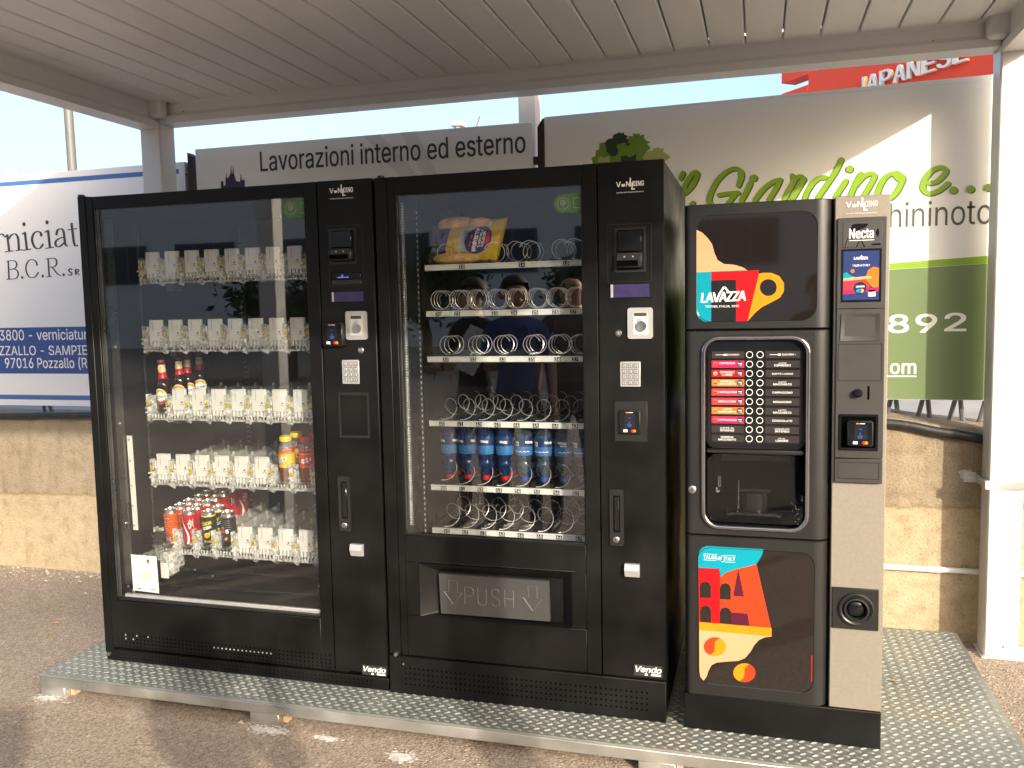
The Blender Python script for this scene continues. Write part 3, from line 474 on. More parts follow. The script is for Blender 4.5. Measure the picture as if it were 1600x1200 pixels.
def leaf(x, y, z, s, a, label):
    b = MB(); P = [(0, -1), (0.45, -0.4), (0.5, 0.2), (0.2, 0.75), (0, 1.1), (-0.25, 0.7), (-0.5, 0.15), (-0.4, -0.45)]
    vs = [(x + s*(px*math.cos(a)-py*math.sin(a)), y + s*(px*math.sin(a)+py*math.cos(a)), z + 0.003 + abs(px)*s*0.7) for px, py in P] + [(x, y, z+0.004)]
    b.add(vs, [(i, (i+1) % 8, 8) for i in range(8)], leafm); tag(b.build('dry_leaf', loc=(x, y, z)), label, 'leaf')
leaf(-2.83, 0.33, GZ, 0.022, 0.7, 'ochre dry leaf lying on the asphalt left of the platform, the bigger one')
leaf(-2.93, 0.47, GZ, 0.017, 2.2, 'small dry leaf on the asphalt nearer to the wall')
leaf(0.76, 0.50, 0, 0.014, 1.2, 'small brown leaf in the middle of the checker plate right of the coffee machine')
leaf(0.87, 0.98, 0, 0.012, 2.4, 'small brown leaf on the checker plate at the foot of the wall')
# chalky cement splashes round the platform's feet
cem = M('cement_splash', (0.56, 0.53, 0.48), 0.95, var=0.3, vs=60, bump=0.5, bs=150)
def splash(x, y, rx, ry, label, n=150):
    b = MB()
    for q in range(n):
        px, py = x+random.gauss(0, rx*0.45), y+random.gauss(0, ry*0.5); r = random.uniform(0.0012, 0.006)
        if py > -0.178 and -2.38 < px < 1.07 and not (px < -2.27 or -1.46 < px < -1.34): py = -0.178-random.random()*0.02
        a = random.random()*6.28; k = random.choice((5, 6, 7))
        vs = [(px+1.5*r*random.uniform(0.6, 1.2)*math.cos(a+6.28*t/k), py+r*random.uniform(0.6, 1.2)*math.sin(a+6.28*t/k), GZ+0.0012) for t in range(k)] + [(px, py, GZ+0.0012+r*0.35)]
        b.add(vs, [(t, (t+1) % k, k) for t in range(k)], cem)
    tag(b.build('cement_splash', loc=(x, y, GZ)), label, 'cement splash')
splash(-1.36, -0.215, 0.075, 0.026, 'chalky cement splash round the middle foot of the platform', 260)
splash(-1.13, -0.215, 0.05, 0.014, 'thin chalky cement smear just right of the middle foot of the platform')
splash(-0.83, -0.27, 0.045, 0.026, 'round white cement splash in front of the platform below the middle machine', 260)
splash(-2.33, -0.19, 0.08, 0.026, 'chalky cement splash round the left foot of the platform')

# ------------------------------------------------------------------ steel platform
def platform():
    t = thing('steel_platform', 'galvanised checker plate platform on short feet carrying all three machines', 'platform', (-0.65, 0.44, GZ))
    x0, x1, y0, y1 = -2.382, 1.078, -0.174, 1.06
    b = MB(); b.box(x0, x1, y0, y1, -0.008, 0, platem)
    L_, W_, H_ = 0.0125, 0.0042, 0.0036
    j = 0; y = y0 + 0.012
    while y < y1 - 0.01:
        i = 0; x = x0 + 0.014 + (0.018 if j % 2 else 0)
        while x < x1 - 0.012:
            inside = (-2.2 < x < 0.0 and y > 0.03) or (0.1 < x < 0.64 and y > 0.03)
            if not inside:
                a = 0.5 if j % 2 else -0.3
                ca, sa = math.cos(a), math.sin(a); h = H_
                q = [(-L_, 0, 0), (-L_*0.45, W_, 0), (L_*0.45, W_, 0), (L_, 0, 0), (L_*0.45, -W_, 0), (-L_*0.45, -W_, 0), (-L_*0.55, 0, h), (L_*0.55, 0, h)]
                b.add([(x+px*ca-py*sa, y+px*sa+py*ca, pz) for px, py, pz in q], [(0, 1, 6), (1, 2, 7, 6), (2, 3, 7), (3, 4, 7), (4, 5, 6, 7), (5, 0, 6)], platem)
            x += 0.036; i += 1
        y += 0.0195; j += 1
    b.build('checker_plate', t, smooth=0.9)
    b = MB(); b.box(x0, x1, y0-0.003, y0+0.037, -0.046, -0.0085, galv, 0.002); b.build('edge_beam', t)
    b = MB(); b.box(x0-0.003, x0+0.037, y0+0.038, y1-0.04, -0.046, -0.0085, galv, 0.002); b.build('edge_beam', t)
    b = MB(); b.box(x1-0.037, x1+0.003, y0+0.038, y1-0.04, -0.046, -0.0085, galv, 0.002); b.build('edge_beam', t)
    b = MB(); b.box(x0, x1, y1-0.039, y1+0.002, -0.046, -0.0085, galv, 0.002); b.build('edge_beam', t)
    for fx in (-2.385, -1.458, -0.07, 0.94):
        for fy in (y0, 0.9):
            b = MB(); b.box(fx, fx+0.115, fy+0.002, fy+0.09, GZ-0.01, -0.0465, galv, 0.002)
            b.box(fx+0.117, fx+0.135, fy+0.03, fy+0.06, GZ-0.01, -0.0465, M('wood_chock', (0.45, 0.33, 0.2), 0.8, var=0.2) if 'wood_chock' not in bpy.data.materials else bpy.data.materials['wood_chock'])
            b.build('foot', t)
platform()

# ------------------------------------------------------------------ pergola
def pergola():
    t = thing('pergola', 'white aluminium pergola with closed grey slat roof standing over the three machines', 'pergola', (-0.7, -0.5, GZ))
    Z0, Z1, ZT = 2.317, 2.475, 2.60
    YF = -2.16
    posts = {'rl': (-2.76, -2.64, 1.04, 1.16), 'rr': (1.178, 1.304, 1.04, 1.16), 'fl': (-2.76, -2.64, YF, YF+0.12), 'fr': (1.178, 1.298, YF, YF+0.12)}
    for k, (a, c, d, e) in posts.items():
        b = MB(); b.box(a, c, d, e, GZ+0.004, ZT-0.03, paint, 0.006); p = b.build('post', t)
        b = MB(); b.box(a-0.012, c+0.055, d-0.016, e+0.02, GZ, GZ+0.0038, paint, 0.001)
        b.cyl((a-0.004, d-0.008, GZ+0.004), (a-0.004, d-0.008, GZ+0.012), 0.006, galv, 6)
        b.cyl((c+0.035, d-0.004, GZ+0.004), (c+0.035, d-0.004, GZ+0.012), 0.006, galv, 6)
        b.cyl(((a+c)/2+0.01, d-0.001, GZ+0.05), ((a+c)/2+0.01, d-0.005, GZ+0.05), 0.005, galv, 8); b.build('base_plate', p)
    # beams: a lip at the bottom, a web, a gutter ledge near the top (profile across the beam, run lengthwise)
    def beam(name, axis, u0, u1, inner, sgn, Z0=Z0):
        """axis 'x' runs along x; inner = coordinate of the inner face, sgn = direction away from the roof's middle"""
        prof = [(0.0, Z0), (0.115, Z0), (0.115, ZT), (0.06, ZT), (0.06, Z1+0.0), (-0.045, Z1-0.012), (-0.045, Z1-0.024), (-0.012, Z1-0.028), (0.012, Z1-0.042), (0.012, Z0+0.05), (0.004, Z0+0.036), (0.0, Z0+0.033)]
        b = MB(); n = len(prof); vs = []
        for u in (u0, u1):
            for o, z in prof:
                q = inner + sgn*o; vs.append((u, q, z) if axis == 'x' else (q, u, z))
        b.add(vs, [tuple(range(n)), tuple(range(2*n-1, n-1, -1))] + [(i, (i+1) % n, n+(i+1) % n, n+i) for i in range(n)], paint)
        o = b.build('beam', t, smooth=0.4)
        return o
    rb = beam('rear', 'x', -2.637, 1.175, 1.04, 1, 2.340)
    b = MB()
    for x, z in ((-2.50, 2.392), (-2.44, 2.352), (0.94, 2.385), (0.99, 2.352)): b = MB(); b.cyl((x, 1.0525, z), (x, 1.048, z), 0.0045, M('brass_screw', (0.35, 0.28, 0.1), 0.4, metal=0.8) if 'brass_screw' not in bpy.data.materials else bpy.data.materials['brass_screw'], 8); b.build('screw', rb)
    beam('front', 'x', -2.637, 1.175, YF+0.12, -1)
    beam('left', 'y', YF+0.123, 1.037, -2.64, -1)
    beam('right', 'y', YF+0.123, 1.037, 1.178, 1)
    for cx in (-2.625, 1.163):
        b = MB(); b.box(cx-0.045, cx+0.045, 0.975, 1.036, 2.36, 2.452, paint, 0.012); b.build('corner_bracket', t)
    # roof slats: a shallow pan each, with a dark open joint between them
    b = MB(); pitch = 0.1451; x = 0.228 - 19*pitch - pitch
    zs = 2.44
    while x < 1.178:
        a, c = max(x+0.0035, -2.655), min(x+pitch-0.0035, 1.19)
        if c - a > 0.02:
            ya, yb_ = YF+0.09, 1.037
            prof = [(a, zs+0.035), (a, zs+0.003), (a+0.004, zs), (a+(c-a)*0.5, zs-0.0008), (c-0.006, zs), (c, zs+0.005), (c, zs+0.035)]
            vs = [(px, yy, pz) for yy in (ya, yb_) for px, pz in prof]; n = len(prof)
            b.add(vs, [(i, i+1, n+i+1, n+i) for i in range(n-1)] + [(n-1, 0, n, 2*n-1), tuple(range(n)), tuple(range(2*n-1, n-1, -1))], slatm)
            # a lip that covers the joint from above, short of the rear end so a speck of daylight shows
            b.box(c-0.012, c+0.016, ya, yb_-0.032, zs+0.036, zs+0.040, slatm)
        x += pitch
    b.build('slat_roof', t, smooth=0.25)
    # galvanised strap that ties the rear right post to the wall
    b = MB(); b.box(1.168, 1.302, 1.0345, 1.0375, 0.61, 0.646, galv); b.box(1.165, 1.1675, 1.0345, 1.192, 0.61, 0.646, galv); b.box(1.12, 1.167, 1.1935, 1.1965, 0.607, 0.65, galv)
    b.box(1.3025, 1.305, 1.0345, 1.17, 0.61, 0.646, galv)
    b.cyl((1.142, 1.193, 0.63), (1.142, 1.178, 0.63), 0.009, galv, 6); b.cyl((1.142, 1.178, 0.63), (1.142, 1.168, 0.63), 0.005, silver, 8); b.build('wall_strap', t)
pergola()

# ------------------------------------------------------------------ hose and conduit on the wall
b = MB(); pts = spline([(-9, 1.185, 0.80), (-4.6, 1.183, 0.806), (-3.4, 1.183, 0.822), (-2.0, 1.183, 0.85), (-0.5, 1.183, 0.88), (0.4, 1.18, 0.875), (0.838, 1.178, 0.852), (1.0, 1.176, 0.824), (1.17, 1.172, 0.797), (1.4, 1.165, 0.75), (1.9, 1.15, 0.5), (2.4, 1.14, 0.1), (2.6, 1.13, GZ)], 8)
b.tube(pts, 0.0185, rubber, 12)
for i in range(0, len(pts)-1, 1):
    if pts[i][0] > 1.05:
        for k in range(6):
            p = Vector(pts[i]).lerp(Vector(pts[i+1]), k/6); d = (Vector(pts[i+1])-Vector(pts[i])).normalized(); b.cyl(p, p+d*0.006, 0.0205, rubber, 10, caps=False)
tag(b.build('black_hose', loc=(0, 1.18, 0.8)), 'black rubber hose running along the top edge of the concrete wall', 'hose')
b = MB(); b.cyl((-1.9, 1.186, 0.2235), (1.02, 1.186, 0.225), 0.0125, pvc, 12); b.cyl((0.99, 1.186, 0.2252), (1.04, 1.186, 0.2254), 0.0142, pvc, 12); b.cyl((1.041, 1.186, 0.226), (5, 1.186, 0.24), 0.0125, pvc, 12)
tag(b.build('white_conduit', loc=(0, 1.186, 0.22)), 'thin white plastic conduit fixed low along the concrete wall', 'pipe')

# ------------------------------------------------------------------ three sign boards on the wall
YS = 1.27
def vlegs(t, xs, z0, z1):
    for x in xs:
        b = MB(); b.tube([(x-0.05, 1.42, z0-0.10), (x, 1.36, z1)], 0.010, greypole, 6); b.tube([(x+0.05, 1.42, z0-0.10), (x+0.012, 1.37, z1)], 0.010, greypole, 6); b.build('strut', t)
def sign_blue():
    t = thing('sign_board', 'white sign board with blue bands and dark serif lettering, left of the machines', 'sign', (-4.2, YS, 0.8), None)
    b = MB(); b.box(-5.6, -2.672, YS, YS+0.03, 0.862, 2.189, board, 0.002); b.build('panel', t)
    b = MB(); b.box(-5.56, -2.71, YS-0.0008, YS-0.0002, 2.128, 2.153, signblue2); b.box(-5.56, -2.71, YS-0.0008, YS-0.0002, 1.05, 1.318, signblue); b.box(-5.56, -2.71, YS-0.0008, YS-0.0002, 0.898, 0.925, signblue2); b.build('blue_band', t)
    b = MB()
    for i in range(60):
        if 'v%d' % i in DATA: b.stroke(DATA['v%d' % i], 0.0085, 0.0028, YS-0.001-i*2e-5, txtdark)
    for k, r in ((0, 0.0115), (1, 0.0115), (2, 0.009), (3, 0.008)): b.plate(disc(*DATA['vdots'][k], r), YS-0.003, txtdark)
    b.build('name_lettering', t); b = MB()
    for i in range(60):
        if 'b%d' % i in DATA: b.stroke(DATA['b%d' % i], 0.0058 if i < 11 else 0.003, 0.0022, YS-0.001-i*2e-5, txtdark)
    for q in DATA['bdots']: b.plate(disc(*q, 0.008), YS-0.003, txtdark)
    for q in b.clusters(0.008): q.build('initials', t, smooth=0)
    b = MB()
    b.text('3800 - verniciatura', -3.993, -3.335, 1.244, 1.306, YS-0.0016, white, 0.01); [q.build('address_word', t, smooth=0) for q in b.clusters(0.0125)]; b = MB()
    b.text('ZZALLO - SAMPIERI', -4.003, -3.30, 1.157, 1.212, YS-0.0016, white, 0.01); [q.build('address_word', t, smooth=0) for q in b.clusters(0.0125)]; b = MB()
    b.text('97016 Pozzallo (RG)', -3.968, -3.315, 1.072, 1.144, YS-0.0016, white, 0.01)
    [q.build('address_word', t, smooth=0) for q in b.clusters(0.0125)]
    b = MB(); b.box(-2.675, -2.655, YS+0.031, YS+0.06, 0.80, 2.17, postpaint); b.cyl((-2.665, YS-0.002, 2.12), (-2.665, YS+0.002, 2.12), 0.006, txtdark, 8); b.build('back_post', t)
    vlegs(t, (-5.2, -4.5, -3.8, -3.2), 0.80, 0.9)
sign_blue()
def sign_mid():
    t = thing('sign_board', 'silver grey sign board reading Lavorazioni interno ed esterno with purple spires', 'sign', (-1.7, YS, 0.8))
    b = MB(); b.box(-2.604, -0.748, YS, YS+0.03, 0.90, 2.25, boardg, 0.003); b.build('panel', t)
    b = MB(); b.plate([(-1.62, 2.2492), (-1.53, 2.2492), (-1.30, 2.0), (-1.22, 1.7), (-1.31, 1.7), (-1.40, 2.0)], YS-0.0003, boardband); b.plate([(-1.42, 2.2494), (-1.34, 2.2494), (-1.16, 1.9), (-1.24, 1.9)], YS-0.0005, boardband); b.build('pale_band', t)
    b = MB(); b.text('Lavorazioni interno ed esterno', -2.212, -0.783, 2.108, 2.212, YS-0.0012, txtdark, 0.012); [q.build('word', t, smooth=0) for q in b.clusters(0.017)]
    b = MB(); b.plate(DATA['spires'], YS-0.0012, purple); b.build('emblem', t)
    vlegs(t, (-2.3, -1.7, -1.1), 0.80, 0.93)
sign_mid()
def sign_green():
    t = thing('sign_board', 'cream and green garden shop sign board with lime script, behind the coffee machine', 'sign', (0.3, YS, 0.8))
    b = MB(); b.box(-0.69, 1.29, YS, YS+0.03, 0.945, 2.266, boardc, 0.002)
    # the top edge rises slightly to the right
    b.plate([(-0.69, 2.2665), (1.29, 2.2665), (1.29, 2.29), (0.3, 2.277)], YS+0.001, boardc, YS+0.028); b.build('panel', t)
    b = MB(); b.plate([(-0.688, 0.947), (1.288, 0.947), (1.288, 1.523), (0.81, 1.505), (-0.1, 1.40), (-0.688, 1.26)], YS-0.0004, panelgreen); b.build('green_field', t)
    b = MB(); b.plate([(-0.688, 1.261), (-0.1, 1.401), (0.81, 1.506), (1.288, 1.524), (1.288, 1.556), (0.81, 1.532), (-0.1, 1.425), (-0.688, 1.285)], YS-0.0004, lime); b.build('lime_stripe', t)
    for lo, hi, dots in ((0, 3, ()), (3, 19, (0, 1)), (19, 20, (2, 3, 4))):   # the words: Il, Giardino, e...
        b = MB()
        for i in range(lo, hi):
            b.stroke([(x+0.0055, z-0.0045) for x, z in DATA['g%d' % i]], 0.0112, 0.0092, YS-0.0006-i*3e-5, limedark, 1e-6)
            b.stroke(DATA['g%d' % i], 0.0112, 0.0092, YS-0.003-i*3e-5, lime, 1e-6)
        for k in dots:
            x, z = DATA['gdots'][k]; b.plate(disc(x+0.005, z-0.004, 0.0155), YS-0.0022, limedark); b.plate(disc(x, z, 0.0155), YS-0.0046, lime)
        [q.build('script_word', t, smooth=0) for q in (b.clusters(0.012) if lo == 19 else [b])]
    b = MB(); b.text('hininoto', 0.822, 1.214, 1.683, 1.79, YS-0.0012, txtolive); b.build('name_lettering', t)
    b = MB(); b.text('8', 0.826, 0.905, 1.235, 1.312, YS-0.0012, white, 0.03); b.text('9', 0.935, 1.015, 1.236, 1.313, YS-0.0012, white, 0.03); b.text('2', 1.047, 1.128, 1.24, 1.316, YS-0.0012, white, 0.03); b.build('number_lettering', t)
    b = MB(); b.text('om', 0.836, 0.938, 1.057, 1.103, YS-0.0012, white, 0.03); b.box(0.78, 0.941, YS-0.0012, YS-0.0006, 1.044, 1.049, white); b.build('web_lettering', t)
    b = MB()
    for i, (k, m) in enumerate((('t_green', leafgreen), ('t_pale', leafpale), ('t_pale2', leafpale), ('t_dark', leafdark), ('t_trunk', leafdark), ('t_d1', leafdark))): b.plate(DATA[k], YS-0.0006-i*0.0003, m)
    b.build('tree_emblem', t)
    vlegs(t, (-0.4, 0.1, 0.6, 0.86, 0.99, 1.12, 1.24), 0.80, 0.97)
sign_green()
for nm, x0, x1, lab in (('left', -2.648, -2.622, 'dark brown iron sign post between the white and the silver sign boards'), ('right', -0.722, -0.694, 'dark brown iron sign post between the silver and the cream sign boards')):
    t = thing('iron_post', lab, 'post', ((x0+x1)/2, 1.3, 0.8))
    b = MB(); b.plate([(x0, 0.8), (x1, 0.8), (x1, 2.262 if nm == 'right' else 2.215), (x0, 2.222 if nm == 'right' else 2.235)], YS-0.006, browniron, YS+0.05); b.build('upright', t)
    if nm == 'right':
        b = MB(); b.box(-0.747, -0.723, YS+0.005, YS+0.03, 2.052, 2.088, browniron); b.build('bracket', t)
b = MB(); b.box(-0.872, -0.782, 1.48, 1.57, 0.78, 3.2, postpaint, 0.004)
tag(b.build('square_post', loc=(-0.83, 1.52, 0.78)), 'plain beige square post rising behind the right end of the silver sign', 'post')
t = thing('lamp_pole', 'grey round pole standing against the sky behind the white and blue sign', 'pole', (-6.82, 5.0, 0.78))
b = MB(); b.cyl((-6.80, 5.0, 0.78), (-6.86, 5.0, 7.0), 0.050, greypole, 16, 0.042); b.build('shaft', t)
b = MB(); b.cyl((-6.80, 5.0, 0.78), (-6.80, 5.0, 1.2), 0.09, greypole, 16); b.build('base_sleeve', t)
t = thing('floodlight', 'small white floodlight on a short stem above the white and blue sign', 'floodlight', (-8.2, 5.5, 2.2))
b = MB(); b.box(-8.13, -8.06, 5.4, 5.5, 3.04, 3.11, white, 0.01); b.build('lamp_head', t)
b = MB(); b.cyl((-8.1, 5.45, 0.8), (-8.1, 5.45, 3.035), 0.014, greypole, 8); b.build('stem', t)
t = thing('security_camera', 'tiny pale camera on a thin pole just above the top edge of the silver sign', 'camera', (-2.4, 4.0, 0.78))
b = MB(); b.box(-2.13, -2.03, 3.98, 4.08, 2.86, 2.90, postpaint, 0.006); b.box(-2.09, -2.06, 4.0, 4.05, 2.82, 2.86, postpaint); b.build('housing', t)
b = MB(); b.cyl((-2.075, 4.03, 0.78), (-2.075, 4.03, 2.82), 0.015, greypole, 8); b.build('pole', t)
b = MB(); b.tube([(-1.93, 4.03, 2.82), (-1.915, 4.03, 2.87), (-1.895, 4.03, 2.93)], 0.006, greypole, 5); b.tube([(-2.07, 4.03, 2.80), (-1.93, 4.03, 2.82)], 0.006, greypole, 5); b.build('aerial', t)

# ------------------------------------------------------------------ red restaurant building far behind
def restaurant():
    P0 = Vector((4.356, 23.249, 0)); e = Vector((0.62, -0.785, 0)).normalized(); nrm = Vector((-0.785, -0.62, 0)).normalized()
    t = thing('restaurant', 'red restaurant front with white block letters reading JAPANESE, behind the cream sign', 'building', (P0.x, P0.y, 0.78))
    def X(s, z, d): q = P0 + e*s + nrm*d; return (q.x, q.y, z)   # d = distance out of the facade
    def bx(b, s0, s1, d0, d1, z0, z1, m):
        vs = [X(s, z, d) for s in (s0, s1) for d in (d0, d1) for z in (z0, z1)]
        b.add(vs, [(0, 1, 3, 2), (4, 6, 7, 5), (0, 4, 5, 1), (2, 3, 7, 6), (0, 2, 6, 4), (1, 5, 7, 3)], m)
    b = MB(); bx(b, -4.18, 14, -0.3, 0, 5.2, 9.6, redwall); b.build('fascia', t)
    b = MB(); bx(b, -4.0, 14, -9, -0.4, 0.7, 9.2, M('pale_render', (0.55, 0.5, 0.44), 0.8, var=0.1)); b.build('wall', t)
    for z0, z1 in ((8.55, 8.98), (7.75, 8.22), (7.0, 7.4), (6.2, 6.6)):
        b = MB(); bx(b, -5.42, -4.185, -0.55, 0.02, z0, z1, redwall); b.build('louvre', t)
    b = MB(); bx(b, -5.0, -4.6, -3.2, -2.8, 0.7, 9.0, M('pale_soffit', (0.42, 0.36, 0.30), 0.8, var=0.1)); b.build('column', t)
    s = -2.05; letter = M('white_block_letter', (0.8, 0.79, 0.78), 0.4, var=0.03)
    glow = M('painted_letter_glint', (0.9, 0.6, 0.2), 0.4, var=0.05, emit=(1.0, 0.6, 0.15), est=0.12)  # emission paints a warm glint on the letters' right-hand edges; no lamp there
    for ch in 'JAPANESE':
        wd = 0.40 if ch != 'J' else 0.34
        vs, fs, asp = text_geo(ch, 0.0)
        b = MB(); z0 = 7.395; h = 0.45
        b.add([X(s+wd*u, z0+h*v, 0.14) for u, v in vs], fs, letter)
        for dd in (-0.022, 0.022): b.add([X(s+wd*u+dd, z0+h*v, 0.139+dd*0.02) for u, v in vs], fs, letter)
        n = len(vs)
        cnt = {}
        for f in fs:
            for i in range(len(f)):
                k = (f[i], f[(i+1) % len(f)]); cnt[tuple(sorted(k))] = cnt.get(tuple(sorted(k)), 0) + 1
        for (a, c), m_ in cnt.items():
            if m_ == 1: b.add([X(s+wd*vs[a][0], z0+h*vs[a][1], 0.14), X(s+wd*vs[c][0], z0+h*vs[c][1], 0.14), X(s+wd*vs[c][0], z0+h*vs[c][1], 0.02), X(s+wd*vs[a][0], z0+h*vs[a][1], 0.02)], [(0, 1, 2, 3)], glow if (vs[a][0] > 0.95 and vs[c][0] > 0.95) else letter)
        b.build('sign_letter', t, smooth=0); s += wd + 0.085
restaurant()
# ------------------------------------------------------------------ parts the machines share
def logo(parent, x0, x1, z0, z1, y, m, outline=None):
    b = MB(); w_ = x1-x0; h = z1-z0; zc0 = z0+h*0.36; zc1 = z0+h*0.74
    def put(m, dy, gr):
        b.text('V', x0, x0+w_*0.16, zc0, zc1, y-dy, m, gr); b.text('N', x0+w_*0.36, x0+w_*0.50, zc0, zc1, y-dy, m, gr)
        b.text('DING', x0+w_*0.60, x1, zc0, zc1, y-dy, m, gr)
        b.plate([(x0+w_*0.18, zc0+h*0.2), (x0+w_*0.33, zc0+h*0.2), (x0+w_*0.31, zc0+h*0.03), (x0+w_*0.28, zc0), (x0+w_*0.23, zc0), (x0+w_*0.20, zc0+h*0.03)], y-dy, m)
        b.box(x0+w_*0.49, x0+w_*0.535, y-dy-2e-4, y-dy, zc0-h*0.02, z1, m); b.box(x0+w_*0.55, x0+w_*0.60, y-dy-3e-4, y-dy-1e-4, z0+h*0.12, zc1-h*0.1, m); b.box(x0+w_*0.545, x0+w_*0.68, y-dy-4e-4, y-dy-2e-4, z0+h*0.10, z0+h*0.19, m)
        b.text('vendita distributori automatici', x0, x1, z0-h*0.12, z0-h*0.02, y-dy, m, gr*0.5)
    if outline: put(outline, 0.0, 0.07); put(m, 0.0008, 0.03)
    else: put(m, 0.0, 0.035)
    return b.build('logo', parent)
def coin_slot(parent, x0, x1, z0, z1, y):
    b = MB(); o = rrect(x0, x1, z0, z1, 0.009); b.plate(o, y-0.007, silverplastic, y)
    i0, i1, j0, j1 = x0+0.017, x1-0.015, z0+0.014, z1-0.014
    b.box(i0, i1, y-0.0085, y-0.0072, j0, j1, whitepl); b.box(i0+0.004, i1-0.004, y-0.0092, y-0.0086, j1-0.013, j1-0.002, flapgrey)
    b.cyl(((i0+i1)/2+0.003, y-0.0087, j0+0.026), ((i0+i1)/2+0.003, y-0.013, j0+0.026), 0.0165, silver, 20)
    b.cyl(((i0+i1)/2-0.002, y-0.0087, j1-0.028), ((i0+i1)/2-0.002, y-0.0105, j1-0.028), 0.008, silverplastic, 12)
    return b.build('coin_slot', parent)
def keypad(parent, x0, x1, z0, z1, y):
    b = MB(); b.box(x0, x1, y-0.004, y, z0, z1, silverplastic, 0.0015)
    w_ = (x1-x0)/3.5; h = (z1-z0)/4.5
    for i in range(3):
        for j in range(4):
            cx = (x0+x1)/2+(i-1)*w_; cz = (z0+z1)/2+(j-1.5)*h
            b.box(cx-w_*0.40, cx+w_*0.40, y-0.0048, y-0.0041, cz-h*0.40, cz+h*0.40, flapgrey)
            b.box(cx-w_*0.31, cx+w_*0.31, y-0.0066, y-0.0049, cz-h*0.31, cz+h*0.31, silverplastic, 0.0006)
            b.text('123456789*0#'[(3-j)*3+i], cx-w_*0.1, cx+w_*0.12, cz-h*0.17, cz+h*0.17, y-0.0069, txtdark, 0.02)
    return b.build('keypad', parent)
def card_reader(parent, x0, x1, z0, z1, y, d=0.02, hand=True):
    b = MB(); w_ = x1-x0; h = z1-z0
    b.box(x0, x1, y-d, y, z0, z1, blacksat, 0.004); b.plate(rrect(x0+w_*0.05, x1-w_*0.05, z0+h*0.05, z1-h*0.04, w_*0.06), y-d-0.0006, blackgl, y-d+0.001)
    f = y-d-0.0010
    b.box(x0+w_*0.27, x0+w_*0.76, f-0.0004, f+0.0002, z0+h*0.27, z1-h*0.16, M('dark_screen', (0.012, 0.016, 0.025), 0.1, var=0.2) if 'dark_screen' not in bpy.data.materials else bpy.data.materials['dark_screen'])
    cx = (x0+x1)/2; hz = z0+h*0.40; k = w_*0.085
    b.plate([(cx-k, hz-k*1.2), (cx+k*0.9, hz-k*1.2), (cx+k*1.2, hz+k*0.4), (cx+k*0.3, hz+k*0.5), (cx+k*0.1, hz+k*1.9), (cx-k*0.35, hz+k*1.9), (cx-k*0.4, hz+k*0.1), (cx-k*1.2, hz+k*0.5), (cx-k*1.3, hz+k*0.1)], f-0.0006, glyphblue)
    b.box(cx-k*0.5, cx+k*0.5, f-0.0006, f-0.0005, z0+h*0.30, z0+h*0.32, glyphblue); b.box(cx-k*0.6, cx+k*0.6, f-0.0006, f-0.0005, z0+h*0.66, z0+h*0.70, glyphblue)
    b.box(cx-w_*0.17, cx-w_*0.05, f-0.0006, f-0.0005, z1-h*0.12, z1-h*0.075, yellow); b.box(cx-w_*0.03, cx+w_*0.16, f-0.0006, f-0.0005, z1-h*0.11, z1-h*0.08, white)
    b.box(x0+w_*0.22, x0+w_*0.40, f-0.0006, f-0.0005, z0+h*0.09, z0+h*0.20, white)
    b.plate(disc(x0+w_*0.63, z0+h*0.145, w_*0.068), f-0.0005, cardred); b.plate(disc(x0+w_*0.73, z0+h*0.145, w_*0.068), f-0.0007, cardor)
    return b.build('card_reader', parent)
def bill_slot(parent, x0, x1, z0, z1, y):
    b = MB(); w_ = x1-x0; h = z1-z0
    b.frame(rrect(x0, x1, z0, z1, 0.003, 2), rrect(x0+w_*0.07, x1-w_*0.07, z0+h*0.05, z1-h*0.05, 0.002, 2), y-0.003, y, blacksat)
    b.box(x0+w_*0.12, x1-w_*0.12, y-0.016, y+0.002, z0+h*0.46, z1-h*0.08, blackgl, 0.002)
    b.box(x0+w_*0.09, x1-w_*0.10, y-0.024, y+0.002, z0+h*0.10, z0+h*0.43, blacksat, 0.003)
    b.box(x0+w_*0.10, x1-w_*0.22, y-0.0255, y-0.0245, z0+h*0.13, z0+h*0.26, dark)
    for k in (0.35, 0.62): b.cyl((x0+w_*k, y-0.0242, z0+h*0.34), (x0+w_*k, y-0.025, z0+h*0.34), 0.0025, silverplastic, 8)
    return b.build('bill_slot', parent)
def lcd(parent, x0, x1, z0, z1, y, mark=False):
    b = MB(); b.box(x0-0.003, x1+0.003, y-0.0012, y, z0-0.003, z1+0.003, blackgl); b.box(x0, x1, y-0.002, y-0.0013, z0, z1, lcdm)
    b.box(x0, x0+0.008, y-0.0024, y-0.0021, z0, z1, silverplastic)
    return b.build('display', parent)
def long_handle(parent, x0, x1, z0, z1, y):
    b = MB(); b.frame(rrect(x0, x1, z0, z1, 0.006, 3), rrect(x0+0.011, x1-0.011, z0+0.045, z1-0.02, 0.003, 3), y-0.006, y, blacksat)
    b.box(x0+0.014, x1-0.014, y-0.004, y+0.001, z0+0.05, z1-0.024, blackgl, 0.002)
    h = b.build('door_handle', parent)
    b = MB(); c = ((x0+x1)/2-0.002, y-0.006, z0+0.021); b.lathe([(0.0105, 0), (0.0105, 0.003), (0.0085, 0.0045), (0.0, 0.0045)], silver, c, 16, 'y'); b.box(c[0]-0.001, c[0]+0.001, y-0.0112, y-0.0106, c[2]-0.005, c[2]+0.005, dark); b.build('lock', h)
